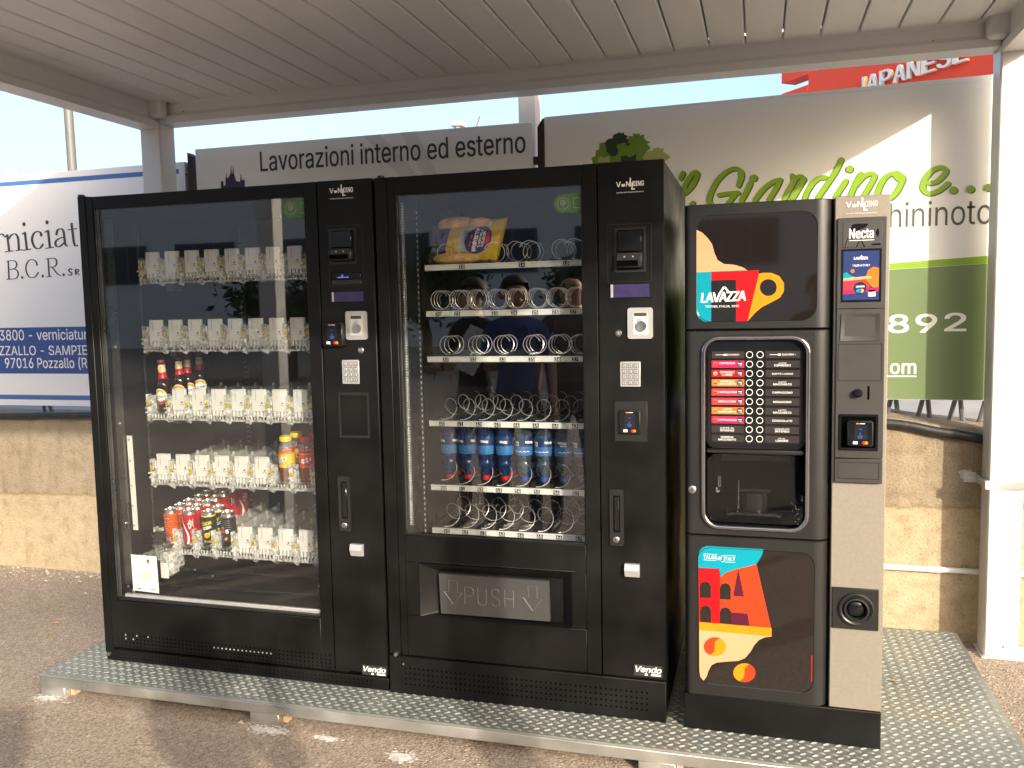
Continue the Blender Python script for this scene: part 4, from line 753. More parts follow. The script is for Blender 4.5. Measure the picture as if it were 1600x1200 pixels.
def return_knob(parent, x0, x1, z0, z1, y):
    b = MB(); zm = (z0+z1)/2
    b.add([(x0, y, z0), (x1, y, z0), (x1, y, z1), (x0, y, z1), (x0, y-0.010, z0), (x1, y-0.010, z0), (x1, y-0.020, zm+0.002), (x0, y-0.020, zm+0.002), (x1, y-0.014, z1), (x0, y-0.014, z1)],
          [(0, 1, 5, 4), (4, 5, 6, 7), (7, 6, 8, 9), (9, 8, 2, 3), (0, 4, 7, 9, 3), (1, 2, 8, 6, 5), (0, 3, 2, 1)], silverplastic); return b.build('coin_return', parent)
def badge(parent, x0, x1, z0, z1, y):
    b = MB(); b.box(x0, x1, y-0.0012, y, z0, z1, panelgrey); w_ = x1-x0; h = z1-z0
    b.text('Vendo', x0+w_*0.06, x1-w_*0.04, z0+h*0.36, z1-h*0.12, y-0.0016, white, 0.04, 0.25); b.box(x0+w_*0.60, x1-w_*0.06, y-0.0015, y-0.0013, z0+h*0.10, z0+h*0.26, white); b.box(x0+w_*0.38, x0+w_*0.47, y-0.0015, y-0.0013, z0+h*0.08, z0+h*0.26, white)
    return b.build('badge', parent)
def round_button(parent, x, z, y):
    b = MB(); b.lathe([(0.0115, 0), (0.0115, 0.002), (0.0085, 0.005), (0.007, 0.0085), (0.0, 0.0095)], silver, (x, y, z), 16, 'y'); return b.build('return_button', parent)
def holes(parent, xs, zs, y, r=0.0032, lit=()):
    b = MB()
    for j, z in enumerate(zs):
        for i, x in enumerate(xs): b.plate(disc(x, z, r, 8), y-0.0004, silverplastic if (i, j) in lit else dark)  # pale discs paint lit dots seen through the holes, dark discs their shade
    return b.build('vent_perforation', parent, smooth=0)
def eco_sticker(parent, x0, x1, z0, z1, y):
    b = MB(); h = z1-z0; r = h/2-0.0005
    b.plate([(x1, z0), (x1, z1)] + [(x0+r - r*math.sin(t*math.pi/12), (z0+z1)/2 + r*math.cos(t*math.pi/12)) for t in range(13)], y, greensticker, y+0.0004)
    cx, cz = x0+r, (z0+z1)/2
    b.frame(disc(cx, cz, r*0.66, 20), disc(cx, cz, r*0.56, 20), y-0.0003, y-0.0001, stickergrey); b.plate(disc(cx, cz+r*0.12, r*0.36, 9), y-0.0004, stickergrey); b.box(cx-r*0.05, cx+r*0.05, y-0.0006, y-0.0005, cz-r*0.45, cz, stickergrey)
    for k in range(26):
        t = math.pi*2*k/26; b.plate(disc(cx+r*0.82*math.cos(t), cz+r*0.82*math.sin(t), r*0.05, 5), y-0.0004, stickergrey)
    b.frame([(x0+2*r+0.004, cz-r*0.55), (x1-0.002, cz-r*0.55), (x1-0.002, cz+r*0.55), (x0+2*r+0.004, cz+r*0.55)], [(x0+2*r+0.006, cz-r*0.48), (x1-0.004, cz-r*0.48), (x1-0.004, cz+r*0.48), (x0+2*r+0.006, cz+r*0.48)], y-0.0004, y-0.0001, stickergrey)
    return b.build('sticker', parent)
def shell(parent, x0, x1, z0, z1, depth, iz0, iz1, ix0, ix1, inner):
    b = MB(); y0, y1 = 0.031, depth
    b.box(x0, ix0-0.001, y0, y1, z0, z1, black, 0.003); b.box(ix1+0.001, x1, y0, y1, z0, z1, black, 0.003)
    b.box(ix0, ix1, y0, y1, iz1+0.001, z1-0.0005, black); b.box(ix0, ix1, y0, y1, z0, iz0-0.001, black); b.box(ix0, ix1, y1-0.06, y1-0.002, iz0, iz1, black)
    c = b.build('cabinet', parent)
    b = MB(); t = 0.004
    b.box(ix0+0.001, ix0+t, y0+0.002, y1-0.066, iz0+0.005, iz1-0.005, inner); b.box(ix1-t, ix1-0.001, y0+0.002, y1-0.066, iz0+0.005, iz1-0.005, inner)
    b.box(ix0+t, ix1-t, y1-0.065, y1-0.0605, iz0+0.005, iz1-0.005, charcoal); b.box(ix0+t, ix1-t, y0+0.002, y1-0.066, iz1-0.0045, iz1-0.0005, charcoal); b.box(ix0+t, ix1-t, y0+0.002, y1-0.066, iz0+0.0005, iz0+0.0045, charcoal)
    b.build('inner_liner', c)
    return c

# ------------------------------------------------------------------ drinks machine (left)
TAGX = [-2.003+0.0895*k for k in range(11)]
TAGZ = [1.620, 1.354, 1.082, 0.820, 0.541]
TS = 0.085   # lanes rise towards the back
def drinks_machine():
    t = thing('vending_machine', 'black drinks vending machine with tall glass door and clear bottle trays, leftmost machine', 'vending machine', (-1.61, 0.0, 0))
    x0, x1 = -2.224, -0.993
    shell(t, x0, x1, 0.046, 1.829, 0.80, 0.262, 1.80, -2.19, -1.03, charcoal)
    b = MB(); b.box(x0, -2.189, -0.001, 0.03, 0.033, 1.831, black, 0.002); b.cyl((-2.215, 0.012, 1.831), (-2.215, 0.012, 1.838), 0.012, blacksat, 12); b.cyl((-2.213, 0.006, 0.020), (-2.205, 0.004, 0.032), 0.006, silver, 8); b.build('hinge_post', t)
    b = MB(); b.box(x0+0.003, x1-0.002, 0.004, 0.03, 0.0, 0.045, black, 0.001); pl = b.build('plinth', t)
    holes(pl, [-2.13+0.0175*i for i in range(62)], (0.031, 0.016), 0.004, 0.003)
    # glazed door
    b = MB()
    b.box(-2.1875, -2.157, 0, 0.03, 0.057, 1.827, black, 0.0015); b.box(-1.258, -1.208, 0, 0.03, 0.057, 1.827, black, 0.0015)
    b.box(-2.1568, -1.2582, 0.0004, 0.03, 1.779, 1.8265, black, 0.0015); b.box(-2.1568, -1.2582, 0.0004, 0.03, 0.0575, 0.250, black, 0.0015)
    dr = b.build('door', t)
    b = MB(); b.box(-2.150, -1.260, 0.006, 0.026, 0.2505, 0.262, blacksat, 0.002); b.box(-2.125, -1.260, 0.012, 0.026, 0.2625, 0.2765, silverplastic, 0.002)
    for x, w_ in ((-2.1555, 0.004), (-2.146, 0.003), (-2.139, 0.0025)): b.box(x, x+w_, 0.006, 0.010, 0.263, 1.7785, linermetal)
    b.build('glazing_bead', dr)
    b = MB(); b.box(-2.1565, -1.2585, 0.0105, 0.0155, 0.2625, 1.7788, glass); b.build('door_glass', dr)
    holes(dr, [-2.140+0.0176*i for i in range(53)], [0.112-0.0152*j for j in range(4)], 0.0, 0.0034, {(i, 1) for i in range(24, 39)} | {(1, 0), (1, 1), (4, 0), (3, 1), (7, 0)})
    eco_sticker(dr, -1.350, -1.2585, 1.706, 1.776, 0.0098)
    # control panel
    b = MB(); b.box(-1.204, -0.995, 0, 0.03, 0.060, 1.8275, black, 0.002); cp = b.build('control_panel', t)
    logo(cp, -1.155, -1.066, 1.768, 1.812, -0.0008, white)
    b = MB(); b.frame(rrect(-1.168, -1.035, 1.462, 1.672, 0.002, 1), rrect(-1.1665, -1.0365, 1.4635, 1.6705, 0.002, 1), -0.0008, 0.001, blacksat); b.build('panel_seam', cp)
    bill_slot(cp, -1.163, -1.060, 1.538, 1.661, 0)
    b = MB(); b.box(-1.157, -1.045, -0.006, 0.001, 1.486, 1.508, blackgl, 0.002); b.box(-1.157, -1.043, -0.004, 0.001, 1.466, 1.484, blacksat, 0.002); b.cyl((-1.115, -0.006, 1.4975), (-1.115, -0.0075, 1.4975), 0.0035, ledblue, 8); b.box(-1.135, -1.09, -0.0066, -0.0062, 1.490, 1.493, ledblue); b.build('note_reader', cp)
    lcd(cp, -1.161, -1.039, 1.407, 1.441, 0); coin_slot(cp, -1.109, -1.028, 1.273, 1.373, 0)
    card_reader(cp, -1.191, -1.112, 1.252, 1.334, 0, 0.028); round_button(cp, -1.057, 1.236, 0); keypad(cp, -1.131, -1.065, 1.117, 1.202, 0)
    b = MB(); b.frame(rrect(-1.151, -1.032, 0.924, 1.086, 0.003, 2), rrect(-1.143, -1.040, 0.933, 1.077, 0.002, 2), -0.002, 0.001, blacksat); b.box(-1.1425, -1.0405, -0.0006, 0.0008, 0.9335, 1.0765, black); b.build('blank_panel', cp)
    long_handle(cp, -1.164, -1.117, 0.585, 0.785, 0); return_knob(cp, -1.120, -1.073, 0.497, 0.540, 0); badge(cp, -1.096, -0.999, 0.054, 0.091, 0)
    # inside: rail posts, cable strip, delivery carriage, floor ribs
    b = MB()
    b.box(-2.152, -2.122, 0.05, 0.062, 0.30, 1.745, linermetal); b.box(-2.098, -2.094, 0.16, 0.17, 0.30, 1.74, linermetal); b.box(-1.99, -1.975, 0.700, 0.715, 0.30, 1.76, linermetal); b.box(-1.42, -1.405, 0.700, 0.715, 0.30, 1.76, linermetal)
    for z in (0.55, 0.95, 1.25, 1.55): b.cyl((-2.137, 0.05, z), (-2.137, 0.045, z), 0.005, silver, 8)
    for k in range(60): b.box(-1.988, -1.977, 0.6985, 0.6995, 0.33+k*0.023, 0.339+k*0.023, dark); b.box(-1.418, -1.407, 0.6985, 0.6995, 0.33+k*0.023, 0.339+k*0.023, dark)
    b.build('rail_post', t)
    b = MB(); b.plate([(-2.118, 0.90), (-2.094, 0.90), (-2.090, 0.52), (-2.112, 0.52)], 0.065, whitepl, 0.068)
    for z in (0.885, 0.80, 0.70, 0.62, 0.54): b.cyl((-2.105, 0.0645, z), (-2.105, 0.06, z), 0.004, silver, 8)
    b.build('cable_guide', t)
    b = MB(); b.box(-2.10, -1.965, 0.06, 0.16, 0.405, 0.415, clearfr); b.box(-1.99, -1.93, 0.05, 0.14, 0.36, 0.44, clearfr, 0.01); b.box(-1.968, -1.925, 0.045, 0.10, 0.345, 0.415, clearfr, 0.012)
    b.box(-2.11, -2.02, 0.10, 0.16, 0.45, 0.50, dark, 0.01)
    for k in range(14):
        q = [(random.uniform(-2.03, -1.96), random.uniform(0.05, 0.1), random.uniform(0.44, 0.53)) for _ in range(4)]; b.tube(spline(q, 4), 0.0012, flapgrey, 4)
    b.box(-1.975, -1.94, 0.043, 0.046, 0.34, 0.40, whitepl)
    b.build('delivery_carriage', t)
    b = MB()
    for yy, z in ((0.15, 0.268), (0.33, 0.275), (0.5, 0.285)): b.box(-2.15, -1.06, yy, yy+0.02, z, z+0.014, charcoal, 0.003)
    b.box(-1.93, -1.80, 0.20, 0.26, 0.29, 0.30, charcoal, 0.002); b.box(-1.35, -1.25, 0.16, 0.22, 0.29, 0.30, charcoal, 0.002)
    for p in ((-1.92, 0.18, 0.335), (-1.83, 0.17, 0.318), (-1.34, 0.15, 0.318), (-2.12, 0.03, 0.30), (-2.10, 0.03, 0.285), (-2.09, 0.025, 0.283), (-1.27, 0.1, 0.30)): b.lathe([(0.005, 0), (0.005, 0.004), (0, 0.006)], silver, p, 10, 'y')
    b.tube(spline([(-1.30, 0.12, 0.30), (-1.285, 0.12, 0.33), (-1.27, 0.12, 0.35), (-1.265, 0.12, 0.39)], 5), 0.004, M('copper_wire', (0.3, 0.12, 0.06), 0.4, metal=0.6), 6)
    b.build('floor_mechanism', t)
    # trays
    def tray_parts(row, zt, skip):
        b = MB(); zf = zt-0.106; D0, D1 = 0.145, 0.62
        nl = 9
        for k in range(nl+1):
            xb = TAGX[0]-0.04475+0.0895*k
            # divider rail running back, rising
            for dx, hh in ((-0.009, 0.042), (0.009, 0.042)):
                a, c = xb+dx-0.0009, xb+dx+0.0009
                vs = [(a, D0, zf), (c, D0, zf), (a, D1, zf+TS*(D1-D0)), (c, D1, zf+TS*(D1-D0)), (a, D0, zf+hh), (c, D0, zf+hh), (a, D1, zf+hh+TS*(D1-D0)), (c, D1, zf+hh+TS*(D1-D0))]
                b.add(vs, [(0, 1, 3, 2), (4, 6, 7, 5), (0, 2, 6, 4), (1, 5, 7, 3), (0, 4, 5, 1), (2, 3, 7, 6)], clearpl)
            for q in range(5):
                yy = D0+0.07+q*0.095; zz = zf+0.042+TS*(yy-D0)
                b.box(xb-0.004, xb+0.004, yy, yy+0.008, zz-0.03, zz+0.010, clearfr)
        for k in range(nl):
            for dx in (-0.026, -0.009, 0.009, 0.026):
                a, c = TAGX[k]+dx-0.003, TAGX[k]+dx+0.003
                vs = [(a, D0, zf), (c, D0, zf), (a, D1, zf+TS*(D1-D0)), (c, D1, zf+TS*(D1-D0)), (a, D0, zf+0.008), (c, D0, zf+0.008), (a, D1, zf+0.008+TS*(D1-D0)), (c, D1, zf+0.008+TS*(D1-D0))]
                b.add(vs, [(0, 1, 3, 2), (4, 6, 7, 5), (0, 2, 6, 4), (1, 5, 7, 3), (0, 4, 5, 1), (2, 3, 7, 6)], clearpl)
        tr = b.build('tray', t)
        tr['label'] = 'clear plastic tray with numbers from %d0 on' % (row+1)
        # moulded front: brackets between the lanes, a scalloped lip and a row of prongs
        b = MB()
        for k in range(nl+1):
            xb = TAGX[0]-0.04475+0.0895*k
            b.box(xb-0.012, xb+0.012, 0.128, 0.146, zt-0.112, zt-0.030, clearfr, 0.004); b.box(xb-0.008, xb+0.010, 0.112, 0.127, zt-0.118, zt-0.070, clearfr, 0.003)
            b.box(xb-0.014, xb-0.009, 0.118, 0.15, zt-0.062, zt-0.022, clearfr, 0.0015); b.box(xb+0.009, xb+0.013, 0.12, 0.15, zt-0.10, zt-0.026, clearfr, 0.0015)
            b.lathe([(0.006, 0), (0.006, 0.012), (0.003, 0.016)], clearfr, (xb+0.002, 0.112, zt-0.092), 8, 'y'); b.lathe([(0.004, 0), (0.004, 0.010)], clearfr, (xb-0.006, 0.113, zt-0.075), 8, 'y')
            b.add([(xb-0.012, 0.115, zt-0.122), (xb+0.022, 0.113, zt-0.126), (xb+0.016, 0.112, zt-0.136), (xb-0.006, 0.116, zt-0.130), (xb-0.012, 0.145, zt-0.122), (xb+0.022, 0.145, zt-0.126)], [(0, 1, 2, 3), (0, 1, 5, 4)], clearfr)
        b.box(TAGX[0]-0.055, TAGX[8]+0.05, 0.116, 0.140, zt-0.126, zt-0.1175, clearfr, 0.002)
        for k in range(nl):
            for q in range(5):
                px = TAGX[k]-0.026+q*0.013; b.box(px-0.0028, px+0.0028, 0.112, 0.119, zt-0.117, zt-0.100, clearfr, 0.001)
        b.build('tray_front', tr)
        b = MB(); b.box(-1.999, -1.972, 0.20, 0.26, zt-0.150, zt-0.127, linermetal); b.box(-1.42, -1.40, 0.3, 0.7, zt-0.15, zt-0.127, linermetal); b.build('tray_bracket', tr)
        # pushers and number tags
        push0 = None
        for k in range(nl):
            if k in skip: continue
            xc = TAGX[k]
            if push0 is None:
                b = MB(); a, c = xc-0.030, xc+0.030
                b.box(a, c, 0.126, 0.138, zt-0.085, zt, whitepl, 0.0015); b.box(a+0.017, a+0.0182, 0.1252, 0.1257, zt-0.045, zt-0.004, panelgrey); b.box(a+0.004, c-0.004, 0.125, 0.1256, zt-0.0035, zt-0.0022, silverplastic)
                b.box(a+0.008, a+0.0165, 0.1235, 0.1258, zt-0.032, zt-0.012, whitepl, 0.001)
                for gx, gz, gw, gh in ((0.040, -0.050, 0.007, 0.006), (0.037, -0.059, 0.003, 0.004), (0.045, -0.060, 0.005, 0.003)): b.box(a+gx, a+gx+gw, 0.1250, 0.1256, zt+gz-gh, zt+gz, txtdark)
                for q in range(4): b.box(a+0.002+q*0.0155, a+0.0115+q*0.0155, 0.127, 0.137, zt-0.107, zt-0.0855, whitepl, 0.001)
                push0 = b.build('pusher', tr)
            else:
                c = push0.copy(); COL.objects.link(c); c.parent = tr; c.location = push0.location + Vector(((k-first)*0.0895, 0, 0)); ORG[c] = ORG[push0]; continue
            first = k
        for k in range(nl+1):
            xb = TAGX[0]-0.042+0.0895*k
            b = MB(); vs = [(-0.0075, -0.012), (0.0075, -0.003), (0.0075, 0.012), (-0.0075, 0.003)]
            b.plate([(xb+p, zt-0.058+q) for p, q in vs], 0.1095, tagyellow, 0.1115)
            b.text('%d%d' % (row+1, max(0, k-1) if k else 0), xb-0.0045, xb+0.0045, zt-0.0625, zt-0.0535, 0.1090, txtdark, 0.03, tilt=0.005); b.build('number_tag', tr)
        return tr
    tray_parts(0, TAGZ[0], ()); tray_parts(1, TAGZ[1], ()); tray_parts(2, TAGZ[2], (0,)); tray_parts(3, TAGZ[3], (6, 7)); tray_parts(4, TAGZ[4], (0, 1, 2, 3))
    return t
drinks_machine()
b = MB(); b.plate([(-2.098, 0.432), (-1.979, 0.430), (-1.976, 0.283), (-2.096, 0.287)], 0.026, paperm, 0.0275)
mp_ = [(-2.055, 0.408), (-2.04, 0.402), (-2.028, 0.413), (-2.012, 0.402), (-2.014, 0.38), (-2.022, 0.366), (-2.04, 0.372), (-2.06, 0.388), (-2.066, 0.40)]
b.frame(mp_, [(-2.042+(x+2.042)*0.9, 0.391+(z-0.391)*0.9) for x, z in mp_], 0.0256, 0.0259, silverplastic)
b.plate(disc(-2.018, 0.411, 0.006, 10), 0.0254, txtdark); b.plate([(-2.023, 0.408), (-2.013, 0.408), (-2.018, 0.396)], 0.0253, txtdark)
for i, (s_, z, w_) in enumerate((('CENTRO ASSISTENZA', 0.3595, 0.030), ('E RICAMBI PER', 0.352, 0.022), ('DISTRIBUTORI AUTOMATICI', 0.3445, 0.038), ('DI BEVANDE', 0.337, 0.022))): b.text(s_, -2.037-w_, -2.037+w_, z, z+0.0042, 0.0256, txtdark, 0.02)
for z, w_ in ((0.325, 0.024), (0.321, 0.02), (0.317, 0.022)): b.box(-2.036-w_, -2.036+w_, 0.0255, 0.0259, z, z+0.001, silverplastic)
b.box(-2.075, -2.057, 0.0255, 0.0259, 0.294, 0.298, txtdark); b.box(-2.012, -1.99, 0.0255, 0.0259, 0.294, 0.297, txtdark)
tag(b.build('notice_card', loc=(-2.04, 0.026, 0.283)), 'white printed notice card with a map outline inside the drinks machine glass', 'notice')

# ------------------------------------------------------------------ snack machine (middle)
SHZ = [1.531, 1.368, 1.206, 0.975, 0.741, 0.582]
COILX = [[-0.783, -0.60, -0.525, -0.473, -0.363, -0.316], [-0.807, -0.737, -0.671, -0.598, -0.528, -0.453, -0.381, -0.316], [-0.780, -0.672, -0.578, -0.470, -0.379, -0.305],
         [-0.799, -0.728, -0.656, -0.588, -0.515, -0.448, -0.380, -0.313], [-0.805, -0.737, -0.667, -0.595, -0.522, -0.452, -0.381, -0.311], [-0.797, -0.724, -0.656, -0.589, -0.513, -0.446, -0.372, -0.306]]
NUMS = [[('10', -0.715), ('14', -0.497), ('16', -0.342)], [(str(20+i), x) for i, x in ((0, -0.807), (1, -0.737), (3, -0.598), (4, -0.528), (5, -0.453), (6, -0.381), (7, -0.320))],
        [('30', -0.784), ('32', -0.681), ('33', -0.573), ('35', -0.468), ('36', -0.376), ('37', -0.315)], [(str(40+i), -0.805+0.0695*i) for i in range(8)], [(str(50+i), -0.805+0.0695*i) for i in range(8)], [(str(60+i), -0.797+0.0695*i) for i in range(8)]]
def coil(x, z, y0, y1, r, pitch, phase, hand=1):
    pts = []; n = 18; turns = (y1-y0)/pitch; N = int(turns*n)
    for i in range(N+1):
        a = phase + hand*2*math.pi*i/n; pts.append((x+r*math.cos(a), y0+pitch*i/n, z+r*math.sin(a)))
    return pts
def snack_machine():
    t = thing('vending_machine', 'black snack vending machine with spiral coils and a grey PUSH flap, middle machine', 'vending machine', (-0.49, 0, 0))
    x0, x1 = -0.985, -0.001
    shell(t, x0, x1, 0.144, 1.826, 0.82, 0.53, 1.80, -0.945, -0.24, linermetal)
    b = MB(); b.box(x0, x1, -0.006, 0.03, 0.0, 0.139, black, 0.002); b.box(x0+0.004, x1-0.004, 0.0305, 0.82, 0.004, 0.1435, black); b.cyl((-0.963, -0.002, 0.1395), (-0.955, -0.002, 0.147), 0.007, silver, 8); b.cyl((-0.93, -0.006, 0.112), (-0.93, -0.0075, 0.112), 0.004, silver, 8); pl = b.build('plinth', t)
    holes(pl, [-0.922+0.0172*i for i in range(51)], [0.098-0.0195*j for j in range(4)], -0.006, 0.0036)
    b = MB(); b.box(x0, -0.940, -0.001, 0.03, 0.1435, 1.8265, black, 0.002); b.cyl((-0.965, 0.012, 1.8265), (-0.965, 0.012, 1.834), 0.012, blacksat, 12); b.build('hinge_post', t)
    b = MB(); b.box(-0.9385, -0.913, 0, 0.03, 0.1435, 1.826, black, 0.0015); b.box(-0.2625, -0.2135, 0, 0.03, 0.1435, 1.826, black, 0.0015); b.box(-0.9125, -0.263, 0.0004, 0.03, 1.7665, 1.8255, black, 0.0015)
    # lower door round the delivery opening
    b.box(-0.9125, -0.263, 0.0004, 0.03, 0.4855, 0.582, black, 0.0015); b.box(-0.9125, -0.263, 0.0004, 0.03, 0.1438, 0.292, black, 0.0015)
    b.box(-0.9125, -0.8605, 0.0004, 0.03, 0.2925, 0.485, black, 0.0015); b.box(-0.3135, -0.263, 0.0004, 0.03, 0.2925, 0.485, black, 0.0015)
    dr = b.build('door', t)
    b = MB(); b.box(-0.9122, -0.2635, 0.012, 0.017, 0.5825, 1.766, glass); b.build('door_glass', dr)
    b = MB(); b.frame(rrect(-0.9122, -0.2635, 0.5825, 1.766, 0.001, 1), rrect(-0.908, -0.2665, 0.587, 1.763, 0.001, 1), 0.006, 0.0115, blacksat); b.box(-0.9075, -0.9045, 0.008, 0.011, 0.60, 1.745, linermetal); b.build('glazing_bead', dr)
    b = MB()
    o = rrect(-0.860, -0.3138, 0.293, 0.4848, 0.004, 2); i_ = rrect(-0.800, -0.348, 0.300, 0.452, 0.004, 2)
    b.frame(o, i_, -0.004, 0.05, black, 0.03); b.plate(i_, 0.052, dark); b.box(-0.874, -0.30, -0.0028, 0.0002, 0.4885, 0.4915, blacksat, 0.001)
    b.build('delivery_frame', dr)
    b = MB(); b.plate([(-0.792, 0.447), (-0.395, 0.447), (-0.393, 0.307), (-0.787, 0.304)], 0.010, flapgrey, 0.026)
    f = b.build('push_flap', dr)
    b = MB(); emb = M('embossed_grey', (0.11, 0.108, 0.105), 0.5, var=0.1)
    def strokes(P, closed=False): b.tube([(x, 0.0098, z) for x, z in P], 0.0018, emb, 6, closed)
    vs_ = {'P': [[(0, 0), (0, 1), (0.55, 1), (0.72, 0.88), (0.72, 0.62), (0.55, 0.5), (0, 0.5)]], 'U': [[(0, 1), (0, 0.25), (0.12, 0.05), (0.35, 0), (0.58, 0.05), (0.7, 0.25), (0.7, 1)]],
           'S': [[(0.66, 0.8), (0.55, 0.97), (0.33, 1), (0.1, 0.93), (0.05, 0.72), (0.18, 0.56), (0.5, 0.46), (0.66, 0.3), (0.62, 0.1), (0.4, 0), (0.15, 0.03), (0.02, 0.22)]], 'H': [[(0, 0), (0, 1)], [(0.7, 0), (0.7, 1)], [(0, 0.5), (0.7, 0.5)]]}
    for k, ch in enumerate('PUSH'):
        for s_ in vs_[ch]: strokes([(-0.697+k*0.0485+p*0.044, 0.345+q*0.060) for p, q in (spline(s_, 3) if ch in 'SU' else s_)])
    for ax in (-0.740, -0.452):
        strokes([(ax-0.016, 0.425), (ax+0.016, 0.425), (ax+0.016, 0.385), (ax+0.034, 0.385), (ax, 0.340), (ax-0.034, 0.385), (ax-0.016, 0.385)], True)
    b.build('embossed_lettering', f)
    eco_sticker(dr, -0.357, -0.2645, 1.676, 1.738, 0.0113)
    # control panel
    b = MB(); b.box(-0.2105, x1, 0, 0.03, 0.1435, 1.827, black, 0.002); cp = b.build('control_panel', t)
    b = MB(); b.box(-0.157, -0.056, -0.0015, 0.001, 1.642, 1.772, black, 0.001); b.build('logo_plate', cp)
    logo(cp, -0.150, -0.063, 1.733, 1.774, -0.0022, white)
    b = MB(); b.frame(rrect(-0.181, -0.040, 1.448, 1.632, 0.002, 1), rrect(-0.1795, -0.0415, 1.4495, 1.6305, 0.002, 1), -0.0008, 0.001, blacksat); b.build('panel_seam', cp)
    bill_slot(cp, -0.158, -0.058, 1.479, 1.620, 0)
    lcd(cp, -0.171, -0.047, 1.400, 1.441, 0); coin_slot(cp, -0.117, -0.037, 1.267, 1.366, 0); round_button(cp, -0.148, 1.285, 0); keypad(cp, -0.143, -0.077, 1.113, 1.194, 0)
    b = MB(); b.box(-0.163, -0.056, -0.003, 0.001, 0.934, 1.066, blacksat, 0.0015); b.build('reader_plate', cp); card_reader(cp, -0.147, -0.077, 0.960, 1.038, -0.003, 0.010)
    long_handle(cp, -0.181, -0.135, 0.588, 0.776, 0); return_knob(cp, -0.132, -0.084, 0.488, 0.531, 0); badge(cp, -0.105, -0.012, 0.152, 0.190, 0)
    # inside: LED strip, perforated rail, shelves with coils
    b = MB(); P = [(-0.899, 0.03, 1.735), (-0.897, 0.03, 1.2), (-0.893, 0.032, 0.62)]
    b.box(-0.905, -0.893, 0.033, 0.036, 0.61, 1.74, clearpl)
    bead = M('led_bead', (0.75, 0.8, 0.85), 0.2, var=0.05)
    for k in range(120):
        z = 0.62+k*0.0094; b.lathe([(0.0022, 0), (0.0022, 0.0015), (0, 0.003)], bead, (-0.899, 0.032, z), 6, 'y')
    b.build('led_strip', t)
    b = MB(); b.box(-0.878, -0.868, 0.10, 0.112, 0.55, 1.74, charcoal)
    for k in range(58): b.box(-0.875, -0.871, 0.0988, 0.0996, 0.57+k*0.02, 0.578+k*0.02, silverplastic)
    b.build('rail_post', t)
    specs = [(0.034, 0.055, 0.25), (0.034, 0.029, 0.225), (0.034, 0.044, 0.24), (0.034, 0.14, 0.48), (0.034, 0.14, 0.48), (0.036, 0.12, 0.50)]
    tip = [0.35, 0.4, 0.4, -1.9, -1.9, -1.9]
    shelfm = M('dark_shelf', (0.05, 0.05, 0.052), 0.35, metal=0.5, var=0.2, vs=9)
    for r, zt in enumerate(SHZ):
        b = MB(); b.box(-0.862, -0.247, 0.128, 0.62, zt-0.004, zt-0.001, shelfm)
        for q in range(9): b.box(-0.845+q*0.0722, -0.843+q*0.0722, 0.14, 0.60, zt-0.0008, zt+0.014, shelfm)
        sh = b.build('shelf', t)
        b = MB(); b.box(-0.855, -0.2475, 0.118, 0.1275, zt-0.0205, zt, strip, 0.001); b.box(-0.854, -0.248, 0.1170, 0.1178, zt-0.0055, zt-0.0035, whitepl)
        b.build('price_strip', sh)
        b = MB()
        for n_, x in NUMS[r]:
            b.box(x-0.0105, x+0.0105, 0.1160, 0.1166, zt-0.0180, zt-0.0032, dark); b.text(n_, x-0.0085, x+0.0085, zt-0.0165, zt-0.0048, 0.1156, white, 0.02)
        b.build('number_label', sh)
        rad, pit, yend = specs[r]
        for q, x in enumerate(COILX[r]):
            hand = -1 if (r == 0 and q in (1, 3, 5)) else 1
            b = MB(); zc = zt+rad+0.004 + (0.012 if r == 4 and q == 0 else 0)
            ph = tip[r] if hand == 1 else math.pi-tip[r]
            b.tube(coil(x, zc, 0.122, yend, rad, pit, ph, hand), 0.0015, wire, 5)
            b.build('coil', sh)
    # chute floor behind the flap
    b = MB(); b.box(-0.90, -0.25, 0.06, 0.6, 0.531, 0.536, charcoal); b.build('chute_floor', t)
snack_machine()
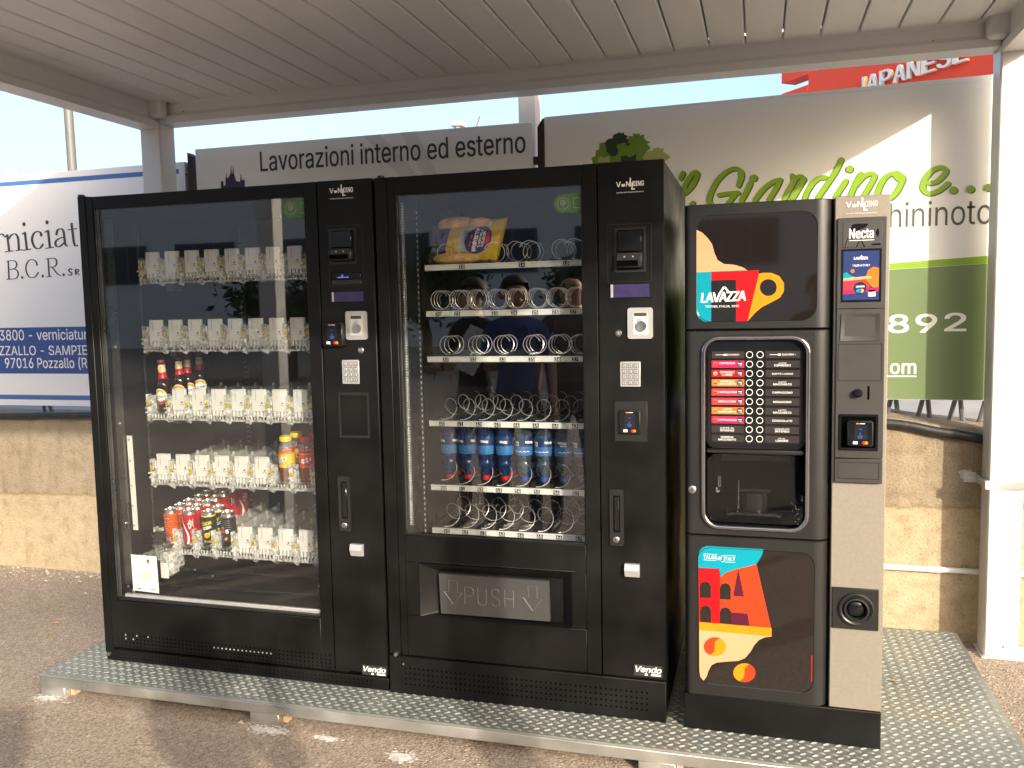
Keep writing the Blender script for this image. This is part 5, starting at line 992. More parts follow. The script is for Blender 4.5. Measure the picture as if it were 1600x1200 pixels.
# ------------------------------------------------------------------ coffee machine (right)
YB = -0.022
def coffee_machine():
    t = thing('vending_machine', 'shorter coffee vending machine with colourful cup artwork and beige right column, rightmost machine', 'vending machine', (0.355, 0, 0))
    x0, x1 = 0.060, 0.652
    b = MB(); b.box(x0+0.004, 0.650, 0.126, 0.72, 0.122, 1.676, black, 0.004); b.box(x0+0.004, x0+0.03, 0.0125, 0.1255, 0.122, 1.676, black); b.box(x0+0.0305, 0.4995, 0.0125, 0.1255, 0.122, 0.64, black); b.box(x0+0.0305, 0.4995, 0.0125, 0.1255, 1.30, 1.676, black); b.build('cabinet', t)
    b = MB(); b.box(x0, x1, YB+0.002, 0.70, 0.0, 0.118, black, 0.003)
    for k in range(95): b.box(x0+0.006+k*0.0062, x0+0.008+k*0.0062, YB+0.0015, YB+0.0025, 0.1165, 0.1178, flapgrey)
    b.build('plinth', t)
    b = MB(); b.box(0.5005, x1, YB, 0.30, 0.1215, 1.681, beige, 0.0025); b.box(0.6455, 0.6535, YB+0.004, 0.25, 0.05, 1.0, beige, 0.002) if False else None
    col = b.build('side_column', t)
    # door in three sections: flat face, rounded towards both edges
    def section(z0, z1, name, open_=None):
        prof = []; n = 10; R = 0.052
        for i in range(n+1):
            a = math.pi/2*i/n; prof.append((x0+0.003+R*0.55*(1-math.sin(math.pi/2-a)) , -0.030+0.045*(1-math.sin(a)) if False else -0.030+0.045*(1-math.sin(a))))
        prof = [(x0+0.002+0.022*(1-math.cos(math.pi/2*i/n)), 0.012-0.042*math.sin(math.pi/2*i/n)) for i in range(n+1)] + [(0.4985-R*(1-math.cos(math.pi/2*(n-i)/n)), 0.012-0.042*math.sin(math.pi/2*(n-i)/n)) for i in range(n+1)]
        b = MB(); m = len(prof)
        rows = [(z0, 0.004), (z0+0.003, 0), (z1-0.003, 0), (z1, 0.004)]
        vs = [(x, y+dy if y < 0.0 else y, z) for z, dy in rows for x, y in prof]
        fs = []
        for r in range(3):
            for i in range(m-1):
                if open_ and r == 1 and i == n: continue
                fs.append((r*m+i, r*m+i+1, (r+1)*m+i+1, (r+1)*m+i))
        fs += [tuple(range(m)), tuple(range(3*m, 4*m))]
        b.add(vs, fs, blacksat)
        if open_:
            xa, xb = prof[n][0], prof[n+1][0]
            ip = open_; N = len(ip)
            # face with a rounded hole: bridge each hole point to the rectangle's border
            op = []
            cx = sum(p[0] for p in ip)/N; cz = sum(p[1] for p in ip)/N
            for px, pz in ip:
                dx, dz = px-cx, pz-cz; ks = []
                if dx > 1e-9: ks.append((xb-cx)/dx)
                if dx < -1e-9: ks.append((xa-cx)/dx)
                if dz > 1e-9: ks.append((z1-0.003-cz)/dz)
                if dz < -1e-9: ks.append((z0+0.003-cz)/dz)
                k = min(ks); op.append((cx+dx*k, cz+dz*k))
            vs = [(p[0], -0.030, p[1]) for p in op] + [(p[0], -0.030, p[1]) for p in ip] + [(p[0], 0.02, p[1]) for p in ip]
            fs = [(i, (i+1) % N, N+(i+1) % N, N+i) for i in range(N)] + [(N+i, N+(i+1) % N, 2*N+(i+1) % N, 2*N+i) for i in range(N)]
            for cxx, czz in ((xa, z0+0.003), (xb, z0+0.003), (xb, z1-0.003), (xa, z1-0.003)):
                best = sorted(range(N), key=lambda i: min((op[i][0]-cxx)**2+(op[i][1]-czz)**2, 9))
                for i in range(N):
                    j = (i+1) % N
                    if (abs(op[i][0]-cxx) < 1e-6 and abs(op[j][1]-czz) < 1e-6) or (abs(op[j][0]-cxx) < 1e-6 and abs(op[i][1]-czz) < 1e-6):
                        vs.append((cxx, -0.030, czz)); fs.append((i, j, len(vs)-1))
            b.add(vs, fs, blacksat)
        return b.build(name, t, smooth=0.5)
    top = section(1.2945, 1.677, 'upper_door')
    hole = rrect(0.121, 0.431, 0.676, 1.267, 0.045, 6)
    mid = section(0.6475, 1.2905, 'middle_door', hole)
    low = section(0.121, 0.6435, 'lower_door')
    def window(parent, o, name):
        b = MB(); n = len(o); i_ = [(0.5*(min(p[0] for p in o)+max(p[0] for p in o))+(x-0.5*(min(p[0] for p in o)+max(p[0] for p in o)))*0.988, 0.5*(min(p[1] for p in o)+max(p[1] for p in o))+(z-0.5*(min(p[1] for p in o)+max(p[1] for p in o)))*0.988) for x, z in o]
        b.frame(o, i_, -0.0312, -0.028, blackgl, -0.0300); b.plate(i_, -0.0302, brownpanel); return b.build(name, parent)
    wp = window(top, rrect(0.100, 0.453, 1.318, 1.643, 0.045, 7), 'front_panel')
    b = MB()
    for i, (k, m) in enumerate((('w_peach', peach), ('w_teal', teal), ('w_yel', yellow), ('w_red', red), ('w_hole', brownpanel))): b.plate(DATA[k], -0.0304-i*0.00012, m)
    b.text('LAVAZZA', 0.115, 0.247, 1.380, 1.4085, -0.0312, white, 0.05, 0.1, 0.85, tilt=0.004); b.plate([(0.170, 1.4085), (0.176, 1.4085), (0.188, 1.425), (0.180, 1.425)], -0.0312, white); b.plate([(0.180, 1.425), (0.188, 1.425), (0.200, 1.4085), (0.194, 1.4085)], -0.03125, white)
    b.text('TORINO, ITALIA, 1895', 0.127, 0.228, 1.3605, 1.3685, -0.0312, white, 0.01); b.build('cup_artwork', wp, smooth=0)
    lp = window(low, rrect(0.103, 0.455, 0.160, 0.608, 0.042, 7), 'front_panel')
    b = MB()
    for i, (k, m) in enumerate((('p_red', red), ('p_orange', orangered), ('p_speech', teal), ('p_peach', peach), ('p_yellow', yellow), ('p_arch1', brownpanel), ('p_arch2', brownpanel), ('p_arch3', brownpanel), ('p_arch4', brownpanel), ('p_tri', plum), ('p_trap', plum), ('p_bean1l', orangered), ('p_bean1r', yellow))):
        b.plate(DATA[k], -0.0304-i*0.00007, m)
    T_ = DATA['p_tales']
    b.text('TALES', 0.121, 0.1625, 0.5705, 0.5818, -0.0318, white, 0.012); 
    b.text('of', 0.1655, 0.1805, 0.5685, 0.5835, -0.0318, white, 0.01, 0.35); b.text('ITALY', 0.184, 0.2185, 0.5690, 0.5800, -0.0318, white, 0.012)
    b.box(0.121, 0.165, -0.0318, -0.0315, 0.5855, 0.5865, white); b.box(0.182, 0.2195, -0.0318, -0.0315, 0.5845, 0.5855, white); b.box(0.121, 0.160, -0.0318, -0.0315, 0.566, 0.567, white); b.box(0.176, 0.2195, -0.0318, -0.0315, 0.5635, 0.5645, white)
    b.build('building_artwork', lp, smooth=0)
    b = MB(); b.plate(DATA['p_bean2l'], -0.0312, yellow); b.plate(DATA['p_bean2r'], -0.0312, orangered); b.build('bean_artwork', lp, smooth=0); b = MB(); b.plate(DATA['p_line'], -0.0312, red); b.build('red_line', lp, smooth=0)
    # chrome rim round selection panel and cup station
    b = MB(); o = rrect(0.1155, 0.4365, 0.6685, 1.2755, 0.052, 7); i_ = rrect(0.1275, 0.4245, 0.6830, 1.2610, 0.044, 7)
    P = [(x, -0.034, z) for x, z in [((a[0]+c[0])/2, (a[1]+c[1])/2) for a, c in zip(o, i_)]]
    b.tube(P, 0.0072, chrome, 10, True); b.build('chrome_rim', mid)
    b = MB(); b.frame(rrect(0.1285, 0.4235, 0.684, 1.260, 0.042, 7), rrect(0.138, 0.4125, 0.930, 1.240, 0.022, 7), -0.026, 0.0, blackgl, -0.022); 
    b = MB(); b.plate(rrect(0.1285, 0.4235, 0.924, 1.260, 0.030, 6), -0.020, blackgl, -0.002); b.plate(rrect(0.1345, 0.4125, 0.934, 1.240, 0.022, 6), -0.026, blackgl, -0.0205); sp = b.build('selection_panel', mid)
    b = MB(); b.box(0.1300, 0.4220, -0.030, 0.0, 0.908, 0.922, blacksat, 0.004); b.build('hood', mid)
    left = ['ZUCCHERO -', 'ESPRESSO', 'ESPRESSO LUNGO', 'ESPRESSO MACCHIATO', 'CAPPUCCINO', 'MOCACCINO', 'LATTE MACCHIATO', 'CAPPUCCINO', 'CAFFÈ AL GINSENG', 'GINSENG MACCHIATO']
    right = ['ZUCCHERO +', 'CAFFÈ ESPRESSO', 'CAFFÈ LUNGO', 'CAFFÈ MACCHIATO', 'CAPPUCCINO', 'MOCACCINO', 'LATTE MACCHIATO', 'CIOCCOLATO', 'CIOCCOLATO INTENSO', 'TÈ AL LIMONE']
    lm = [menugrey, magenta, red, orange, pinkred, pinkred, orange, magenta, menugrey, menugrey]
    for i in range(10):
        z = 1.216-0.0289*i
        for side in (0, 1):
            a, c = ((0.1465, 0.2440), (0.3065, 0.4060))[side]; m = lm[i] if side == 0 else menugrey
            b = MB(); b.box(a, c, -0.0272, -0.0262, z-0.0108, z+0.0108, m)
            s_ = (left, right)[side][i]; cx = (a+c)/2 + (0.0 if side else -0.002); two = len(s_) > 11 and ' ' in s_
            if i == 0:
                b.text(s_, cx-0.002, c-0.012, z-0.0022, z+0.0026, -0.0275, white, 0.02); b.box(a+0.012, a+0.036, -0.0275, -0.0273, z-0.0006, z+0.0006, white); b.plate(disc(a+0.040, z, 0.0055, 10, 0.003), -0.0275, white)
            elif two:
                p, q = s_.rsplit(' ', 1); w1 = min(0.034, 0.0024*len(p)+0.002); w2 = min(0.036, 0.0027*len(q)+0.002)
                if side: w1 = w1*0.8
                b.text(p, cx-w1, cx+w1, z+0.0012, z+(0.0070 if not side else 0.0055), -0.0275, white, 0.015); b.text(q, cx-w2, cx+w2, z-0.0068, z-0.0008, -0.0275, white, 0.02)
            else:
                w1 = min(0.03, 0.0029*len(s_)); b.text(s_, cx-w1, cx+w1, z-0.0030+(0.003 if (side == 0 and i == 1) else 0), z+0.0028+(0.003 if (side == 0 and i == 1) else 0), -0.0275, white, 0.025)
            if side == 0 and 1 <= i <= 7:
                b.plate(disc(a+0.011, z, 0.0068, 10), -0.0275, orange if i in (1, 4, 5, 7) else peach); b.box(a+0.006, a+0.016, -0.0277, -0.0276, z-0.004, z+0.001, red if i != 2 else teal)
                b.plate(disc(c-0.0125, z, 0.0094, 14), -0.0276, S_navy); b.box(c-0.0185, c-0.0065, -0.0279, -0.0277, z+0.001, z+0.003, white); b.box(c-0.018, c-0.0125, -0.0279, -0.0277, z-0.006, z-0.001, teal); b.box(c-0.012, c-0.007, -0.0279, -0.0277, z-0.006, z-0.001, peach)
            b.build('menu_label', sp)
            b = MB(); bx = 0.2595 if side == 0 else 0.2905
            b.frame(disc(bx, z, 0.0102, 24), disc(bx, z, 0.0087, 24), -0.0285, -0.0262, white); b.plate(disc(bx, z, 0.0083, 20), -0.0272, blackgl); b.build('button', sp)
    # cup station
    b = MB(); xa, xb, za, zb = 0.1285, 0.4235, 0.684, 0.908
    vs = [(xa, 0.0, za), (xb, 0.0, za), (xb, 0.0, zb), (xa, 0.0, zb), (xa+0.02, 0.11, za+0.02), (xb-0.02, 0.11, za+0.02), (xb-0.02, 0.11, zb), (xa+0.02, 0.11, zb)]
    b.add(vs, [(0, 1, 5, 4), (1, 2, 6, 5), (2, 3, 7, 6), (3, 0, 4, 7), (4, 5, 6, 7)], dark)
    b.box(0.17, 0.385, 0.075, 0.108, 0.865, 0.907, blacksat, 0.004); b.box(0.225, 0.325, 0.05, 0.10, 0.772, 0.782, blackgl, 0.003); b.cyl((0.275, 0.075, 0.70), (0.275, 0.075, 0.77), 0.042, blackgl, 24); b.box(0.19, 0.36, 0.02, 0.108, 0.700, 0.712, blackgl, 0.003)
    b.box(0.2255, 0.2285, 0.035, 0.045, 0.72, 0.81, flapgrey); b.build('cup_station', mid)
    b = MB(); b.plate(rrect(0.133, 0.419, 0.689, 0.905, 0.03, 6), -0.020, flapglass, -0.017)
    b.tube(spline([(0.190, -0.021, 0.688), (0.192, -0.030, 0.704), (0.200, -0.034, 0.716), (0.215, -0.036, 0.721), (0.275, -0.037, 0.722), (0.335, -0.036, 0.721), (0.350, -0.034, 0.716), (0.358, -0.030, 0.704), (0.360, -0.021, 0.688)], 4), 0.0042, flapglass, 8)
    for k in range(26): b.cyl((random.choice((0.165, 0.17, 0.38, 0.39, 0.40, 0.23))+random.uniform(-0.004, 0.012), -0.0204, random.uniform(0.70, 0.80)),) if False else None
    fl = b.build('clear_flap', mid)
    b = MB()
    for k in range(46):
        q = random.choice(((0.165, 0.79, 0.006, 0.008), (0.395, 0.735, 0.012, 0.03), (0.405, 0.70, 0.008, 0.012), (0.226, 0.74, 0.0015, 0.03)))
        b.plate(disc(q[0]+random.uniform(-1, 1)*q[2], q[1]+random.uniform(-1, 1)*q[3], random.uniform(0.0004, 0.0009), 6), -0.0204, white)
    for x in (0.1665, 0.1695, 0.1735): b.box(x, x+0.0004, -0.0204, -0.0202, 0.80, 0.835, silverplastic)
    b.build('water_drop', fl)
    b = MB(); c = (0.087, -0.0285, 0.791); b.lathe([(0.012, 0), (0.012, 0.003), (0.009, 0.0045), (0, 0.0045)], silver, c, 18, 'y'); b.box(c[0]-0.0012, c[0]+0.0012, c[1]-0.0052, c[1]-0.0046, c[2]-0.006, c[2]+0.006, dark); b.build('lock', mid)
    # right column
    y = YB
    b = MB(); b.box(0.507, 0.641, y-0.012, y+0.001, 0.905, 1.616, panelgrey, 0.002); b.box(0.507, 0.641, y-0.012, y+0.001, 0.830, 0.9035, panelgrey, 0.002); pc = b.build('control_column', t)
    y2 = y-0.012
    def seam(x0, x1, z0, z1, wd=0.0012):
        b.frame([(x0, z0), (x1, z0), (x1, z1), (x0, z1)], [(x0+wd, z0+wd), (x1-wd, z0+wd), (x1-wd, z1-wd), (x0+wd, z1-wd)], y2-0.0004, y2+0.0005, dark)
    b = MB(); seam(0.509, 0.639, 1.350, 1.352); b.build('panel_seam', pc); b = MB(); seam(0.513, 0.634, 1.137, 1.247); b.build('panel_seam', pc); b = MB(); seam(0.517, 0.632, 0.843, 0.893); b.build('panel_seam', pc)
    logo(t, 0.531, 0.617, 1.632, 1.674, y-0.0006, white, txtdark)
    b = MB(); b.box(0.522, 0.631, y2-0.0015, y2+0.0005, 1.530, 1.603, M('smoke_grey_plate', (0.062, 0.061, 0.060), 0.3, var=0.1), 0.001)
    for k in ('n_blob1', 'n_blob2', 'n_blob3'): b.plate(DATA[k], y2-0.0017, blackgl)
    b.stroke([(0.528, 1.532), (0.534, 1.552), (0.545, 1.575), (0.556, 1.588)], 0.001, 0.001, y2-0.0018, blackgl); b.stroke([(0.560, 1.531), (0.567, 1.546), (0.572, 1.550), (0.578, 1.536), (0.582, 1.531)], 0.0016, 0.001, y2-0.0019, blackgl)
    b.text('Necta', 0.5395, 0.6055, 1.5555, 1.5835, y2-0.0026, white, 0.03); b.box(0.5395, 0.608, y2-0.0026, y2-0.0022, 1.5485, 1.5503, white); b.build('brand_plate', pc)
    b = MB(); b.box(0.519, 0.629, y2-0.002, y2+0.0005, 1.370, 1.525, blackgl, 0.001)
    f = y2-0.0024; b.box(0.524, 0.622, f, f+0.0003, 1.3765, 1.519, screenblue)
    b.plate([(0.5245, 1.440), (0.5245, 1.455), (0.534, 1.458), (0.542, 1.450), (0.556, 1.444), (0.556, 1.440)], f-0.0002, teal); b.plate([(0.5245, 1.405), (0.5245, 1.439), (0.553, 1.439), (0.560, 1.405)], f-0.0002, pinkred); b.plate([(0.556, 1.437), (0.603, 1.437), (0.592, 1.405), (0.560, 1.405)], f-0.00025, orangered); b.plate([(0.585, 1.438), (0.592, 1.462), (0.606, 1.472), (0.6215, 1.468), (0.6215, 1.412), (0.605, 1.412)], f-0.0003, orange); b.plate(disc(0.550, 1.461, 0.0055, 12), f-0.0002, orange); b.plate([(0.5245, 1.440), (0.600, 1.446), (0.603, 1.438), (0.5245, 1.432)], f-0.00035, peach)
    b.plate([(0.5245, 1.405), (0.6215, 1.411), (0.6215, 1.4), (0.5245, 1.394)], f-0.0003, magenta)
    b.plate(disc(0.571, 1.411, 0.0185, 20), f-0.0005, S_navy); b.plate(disc(0.567, 1.403, 0.007, 10, 0.006), f-0.0006, teal); b.plate(disc(0.576, 1.403, 0.006, 10, 0.006), f-0.0006, peach); b.text('LAVAZZA', 0.560, 0.583, 1.413, 1.418, f-0.0007, white, 0.05, 0.1)
    b.text('LAVAZZA', 0.553, 0.591, 1.494, 1.5015, f-0.0003, white, 0.05, 0.1); b.plate([(0.570, 1.5015), (0.577, 1.5015), (0.574, 1.507)], f-0.0003, white); b.text('TALES of ITALY', 0.549, 0.597, 1.474, 1.480, f-0.0003, white, 0.02); b.box(0.594, 0.613, f-0.0003, f-0.0001, 1.386, 1.405, white)
    b.build('screen', pc)
    b = MB(); o = [(0.518, 1.256), (0.629, 1.256), (0.626, 1.336), (0.521, 1.336)]; i_ = [(0.537, 1.278), (0.604, 1.278), (0.604, 1.320), (0.537, 1.320)]
    b.frame(o, i_, y2-0.003, y2+0.0005, panelgrey, y2+0.002); b.box(0.537, 0.604, y2+0.002, y2+0.006, 1.278, 1.320, blackgl)
    for k in range(7): b.box(0.546+k*0.007, 0.550+k*0.007, y2+0.0012, y2+0.0019, 1.284, 1.2865, flapgrey)
    for k in range(4): b.box(0.552, 0.552+random.uniform(0.02, 0.036), y2+0.0012, y2+0.0019, 1.294+k*0.005, 1.296+k*0.005, menugrey)
    b.build('coin_display', pc)
    b = MB(); b.lathe([(0.0105, 0), (0.0105, 0.004), (0.0125, 0.006), (0.0125, 0.014), (0.009, 0.018), (0, 0.019)], blackgl, (0.570, y2, 1.102), 20, 'y'); b.build('coin_return', pc)
    b = MB(); b.box(0.596, 0.602, y2-0.0008, y2+0.0002, 1.082, 1.122, dark); b.build('coin_slot', pc)
    b = MB(); b.frame(rrect(0.518, 0.627, 0.929, 1.038, 0.003, 2), rrect(0.5245, 0.6205, 0.9355, 1.0315, 0.003, 2), y2-0.003, y2+0.001, blackgl); b.box(0.525, 0.620, y2-0.0006, y2, 0.936, 1.031, dark); b.build('reader_bezel', pc)
    card_reader(pc, 0.540, 0.612, 0.945, 1.020, y2, 0.022)
    b = MB(); b.box(0.506, 0.639, y-0.006, y+0.0005, 0.376, 0.505, blacksat, 0.002)
    b.lathe([(0.050, 0.004), (0.050, 0.012), (0.046, 0.013), (0.038, 0.008), (0.036, 0.016), (0.031, 0.017), (0.029, 0.010), (0.025, -0.004), (0.0, -0.004)], blacksat, (0.5755, y-0.002, 0.441), 28, 'y'); b.lathe([(0.026, 0.0), (0.02, 0.004), (0.0, 0.007)], blackgl, (0.5755, y-0.004, 0.441), 20, 'y'); b.build('cup_dispenser', t)
    b = MB(); b.box(0.6522, 0.6548, 0.05, 0.12, 0.30, 0.36, beige); b.box(0.6522, 0.6545, 0.0, 0.3, 1.1, 1.45, beige); b.build('side_hinge', t)
S_navy = M('navy_print', S(34, 44, 86), 0.3, var=0.05)
coffee_machine()
# ------------------------------------------------------------------ goods
alu = M('can_lid_aluminium', (0.66, 0.66, 0.66), 0.25, metal=0.95, var=0.08, vs=60)
canor = M('orange_can_print', S(240, 96, 14), 0.25, metal=0.25, var=0.05); canred = M('red_can_print', S(214, 16, 36), 0.25, metal=0.25, var=0.05)
canblk = M('black_can_print', (0.012, 0.012, 0.014), 0.25, var=0.2); canyel = M('yellow_can_print', S(238, 216, 30), 0.3, var=0.05); cangry = M('grey_can_print', (0.22, 0.22, 0.23), 0.3, metal=0.5, var=0.3, vs=40)
def wrap(r, a0=0.0): return lambda x, z, y: ((r+y)*math.sin(a0+x/r), -(r+y)*math.cos(a0+x/r), z)
def wplate(b, pts, r, y, m, a0=0.0, n=3):
    """outline wrapped round a cylinder, cut into strips so that it follows the curve"""
    f = wrap(r, a0); cx = sum(p[0] for p in pts)/len(pts); cz = sum(p[1] for p in pts)/len(pts); N = len(pts); vs = [f(cx, cz, y)]
    for k in range(1, n+1):
        for p in pts: vs.append(f(cx+(p[0]-cx)*k/n, cz+(p[1]-cz)*k/n, y))
    fs = [(0, 1+i, 1+(i+1) % N) for i in range(N)]
    for k in range(1, n):
        for i in range(N): fs.append((1+(k-1)*N+i, 1+(k-1)*N+(i+1) % N, 1+k*N+(i+1) % N, 1+k*N+i))
    b.add(vs, fs, m)
CR, CH = 0.0285, 0.147
def can_proto(name, body, deco, top=None):
    b = MB(); r = CR
    prof = [(r*0.80, 0.0, alu), (r*0.86, 0.004, alu), (r, 0.010, alu), (r, 0.128, body), (r*0.97, 0.133, top or body), (r*0.84, 0.142, alu), (r*0.86, 0.1455, alu), (r*0.82, 0.147, alu), (r*0.78, 0.1445, alu), (r*0.76, 0.1405, alu), (0, 0.1405, alu)]
    b.lathe(prof, body, (0, 0, 0), 28); deco(b, r); return b
def deco_orange(b, r):
    f = wrap(r); wplate(b, [(-0.016, 0.1145), (0.0, 0.119), (0.016, 0.1145), (0.0, 0.107)], r, 0.0003, S_navy); b.text('ORANGE', -0.010, 0.010, 0.1118, 0.1148, 0.0006, white, 0.03, xf=f)
    wplate(b, [(-0.018, 0.098), (0.022, 0.1025), (0.022, 0.099), (-0.018, 0.0945)], r, 0.0003, lime)
    for k in range(6): wplate(b, [(-0.016, 0.088-k*0.008), (0.008+0.008*math.sin(k*2), 0.0885-k*0.008), (0.008+0.008*math.sin(k*2), 0.0865-k*0.008), (-0.016, 0.086-k*0.008)], r, 0.0003, peach)
    wplate(b, rrect(-0.013, 0.009, 0.018, 0.036, 0.001, 1), r, 0.0003, M('pale_blue_print', S(170, 200, 222), 0.5, var=0.03)); 
    for k in range(6): wplate(b, [(-0.011+k*0.0034, 0.021), (-0.0095+k*0.0034, 0.021), (-0.0095+k*0.0034, 0.033), (-0.011+k*0.0034, 0.033)], r, 0.0006, signblue)
def deco_red(b, r):
    P = [(-0.020, 0.126), (-0.018, 0.105), (-0.006, 0.080), (0.004, 0.055), (0.006, 0.032), (0.001, 0.012)]
    L_ = spline(P, 5); f = wrap(r); n = len(L_)
    vs = [f(x-0.0022-0.0024*i/n, z, 0.0003) for i, (x, z) in enumerate(L_)] + [f(x+0.0022+0.0024*i/n, z, 0.0003) for i, (x, z) in enumerate(L_)]
    b.add(vs, [(i, i+1, n+i+1, n+i) for i in range(n-1)], white)
    for k in range(2): b.stroke([], 0, 0, 0, white) if False else None
    for s_, x0, x1, z0, z1 in (('C', 0.010, 0.021, 0.075, 0.112), ('o', 0.018, 0.027, 0.088, 0.104), ('C', -0.040, -0.027, 0.06, 0.10), ('l', 0.027, 0.029, 0.08, 0.114)): b.text(s_, x0, x1, z0, z1, 0.0003, white, 0.01, 0.3, xf=f)
    wplate(b, rrect(0.006, 0.018, 0.095, 0.0975, 0.0005, 1), r, 0.0003, white)
def deco_lemon(b, r):
    f = wrap(r); b.text('LEMON', -0.021, 0.021, 0.094, 0.108, 0.0004, canyel, 0.05, xf=f, tilt=0.008); b.text('SODA', -0.014, 0.020, 0.078, 0.090, 0.0004, white, 0.05, xf=f, tilt=0.008)
    wplate(b, [(-0.012, 0.046), (-0.010, 0.058), (-0.002, 0.064), (0.008, 0.063), (0.0145, 0.070), (0.013, 0.054), (0.008, 0.045), (-0.002, 0.041)], r, 0.0004, canyel); wplate(b, [(-0.004, 0.048), (0.0, 0.056), (0.009, 0.058), (0.008, 0.051), (0.002, 0.046)], r, 0.0007, yellow)
    wplate(b, rrect(-0.014, 0.014, 0.022, 0.031, 0.001, 1), r, 0.0004, canyel); b.text('LIMONI ITALIANI', -0.012, 0.012, 0.0245, 0.0285, 0.0008, canblk, 0.02, xf=f)
def deco_black(b, r):
    for k in range(5): wplate(b, [(-0.026, 0.126-k*0.009), (0.020, 0.118-k*0.009), (0.022, 0.114-k*0.009), (-0.026, 0.1225-k*0.009)], r, 0.0003, cangry)
    f = wrap(r); b.text('8', 0.002, 0.012, 0.066, 0.082, 0.0006, white, 0.05, xf=f); wplate(b, disc(-0.008, 0.074, 0.006, 10, 0.008), r, 0.0004, cardred); wplate(b, [(-0.006, 0.046), (0.004, 0.052), (0.008, 0.044), (0.002, 0.036), (-0.006, 0.038)], r, 0.0004, cardor); wplate(b, rrect(-0.014, -0.006, 0.086, 0.090, 0.001, 1), r, 0.0004, white)
LANE = [TAGX[k] for k in range(9)]
def floor_z(row, y): return TAGZ[row]-0.106+0.0082+TS*(y-0.145)
def place_row(bm, name, lane, row, ys, labels, cat, group, spin=()):
    first = None
    for i, y in enumerate(ys):
        loc = Vector((LANE[lane]+random.uniform(-0.0015, 0.0015), y, floor_z(row, y)+TS*0.012))
        if first is None: first = o = bm.build(name, loc=(0, 0, 0)); 
        else: o = first.copy(); COL.objects.link(o)
        o.location = loc; o.rotation_euler = (TS, 0, spin[i] if i < len(spin) else random.uniform(-0.6, 0.9))
        tag(o, labels[i], cat, group)
ORD = ['frontmost', 'second', 'third', 'fourth', 'fifth', 'sixth', 'seventh']
step = 0.059
ys = [0.163+0.0595*i for i in range(7)]
place_row(can_proto('can', canor, deco_orange), 'drink_can', 0, 4, ys, ['%s orange can from the glass in the row on the bottom tray' % o for o in ORD], 'can', 'orange cans on the bottom tray', (0.05, 0.3, 0.2, 0.6, 0.1, 0.4, 0.2))
place_row(can_proto('can', canred, deco_red), 'drink_can', 1, 4, ys, ['%s red can from the glass in the row on the bottom tray' % o for o in ORD], 'can', 'red cans on the bottom tray', (0.05, -0.5, 0.4, -0.3, -0.6, -0.2, 0.5))
place_row(can_proto('can', canblk, deco_lemon, canyel), 'drink_can', 2, 4, ys[:2], ['front black and yellow lemon can on the bottom tray', 'black and yellow lemon can behind the front lemon can'], 'can', 'lemon cans on the bottom tray', (0.1, 0.5))
place_row(can_proto('can', canblk, deco_black, cangry), 'drink_can', 3, 4, ys[:1], ['single black and grey can beside the lemon cans on the bottom tray'], 'can', None, (0.05,))
for o in [o for o in COL.objects if o.get('group') is None and o.get('category') == 'can']: pass
# beer bottles on the third tray
brownglass = M('dark_brown_glass', (0.022, 0.009, 0.004), 0.06, var=0.2, coat=0.3); beerred = M('beer_red_print', S(206, 22, 44), 0.35, var=0.05); beercream = M('beer_cream_print', S(240, 226, 178), 0.4, var=0.06); beeryel = M('beer_yellow_print', S(236, 186, 40), 0.4, var=0.1, vs=60); capm = M('red_crown_cap', S(150, 60, 70), 0.35, metal=0.4, var=0.1)
def beer():
    b = MB(); R = 0.0305
    b.lathe([(0.026, 0.0), (R, 0.005), (R, 0.105), (0.029, 0.115), (0.024, 0.126), (0.018, 0.136), (0.0150, 0.150, beerred), (0.0145, 0.160, beerred), (0.0130, 0.190, beercream), (0.0128, 0.196), (0.0135, 0.199, capm), (0.0150, 0.201, capm), (0.0150, 0.206, capm), (0.0125, 0.209, capm), (0, 0.209, capm)], brownglass, (0, 0, 0), 28)
    for k, x in enumerate((-0.006, 0.007)): b.plate(disc(x, 0.176+0.004*k, 0.0035, 8), -0.0147, beeryel)
    f = wrap(R); wplate(b, disc(0, 0.066, 0.029, 28, 0.031), R, 0.0004, white, n=4)
    wplate(b, [(0.026*math.cos(math.pi*i/14), 0.074+0.020*math.sin(math.pi*i/14)) for i in range(15)], R, 0.0007, beeryel, n=4); wplate(b, [(0.026*math.cos(math.pi+math.pi*i/14), 0.056+0.020*math.sin(math.pi+math.pi*i/14)) for i in range(15)], R, 0.0007, beerred, n=4)
    b.text('ucher', -0.021, 0.023, 0.0585, 0.0725, 0.0010, txtdark, 0.02, 0.25, xf=f, tilt=0.006); return b
place_row(beer(), 'beer_bottle', 0, 2, [0.166, 0.262, 0.300, 0.385], ['brown beer bottle with a round label, frontmost on the third tray from the top', 'brown beer bottle directly behind the frontmost labelled beer bottle', 'third brown beer bottle from the glass, half hidden by the second', 'rearmost brown beer bottle, standing apart to the right behind the others'], 'bottle', 'beer bottles on the third tray', (0.0, 0.35, 0.9, 0.7))
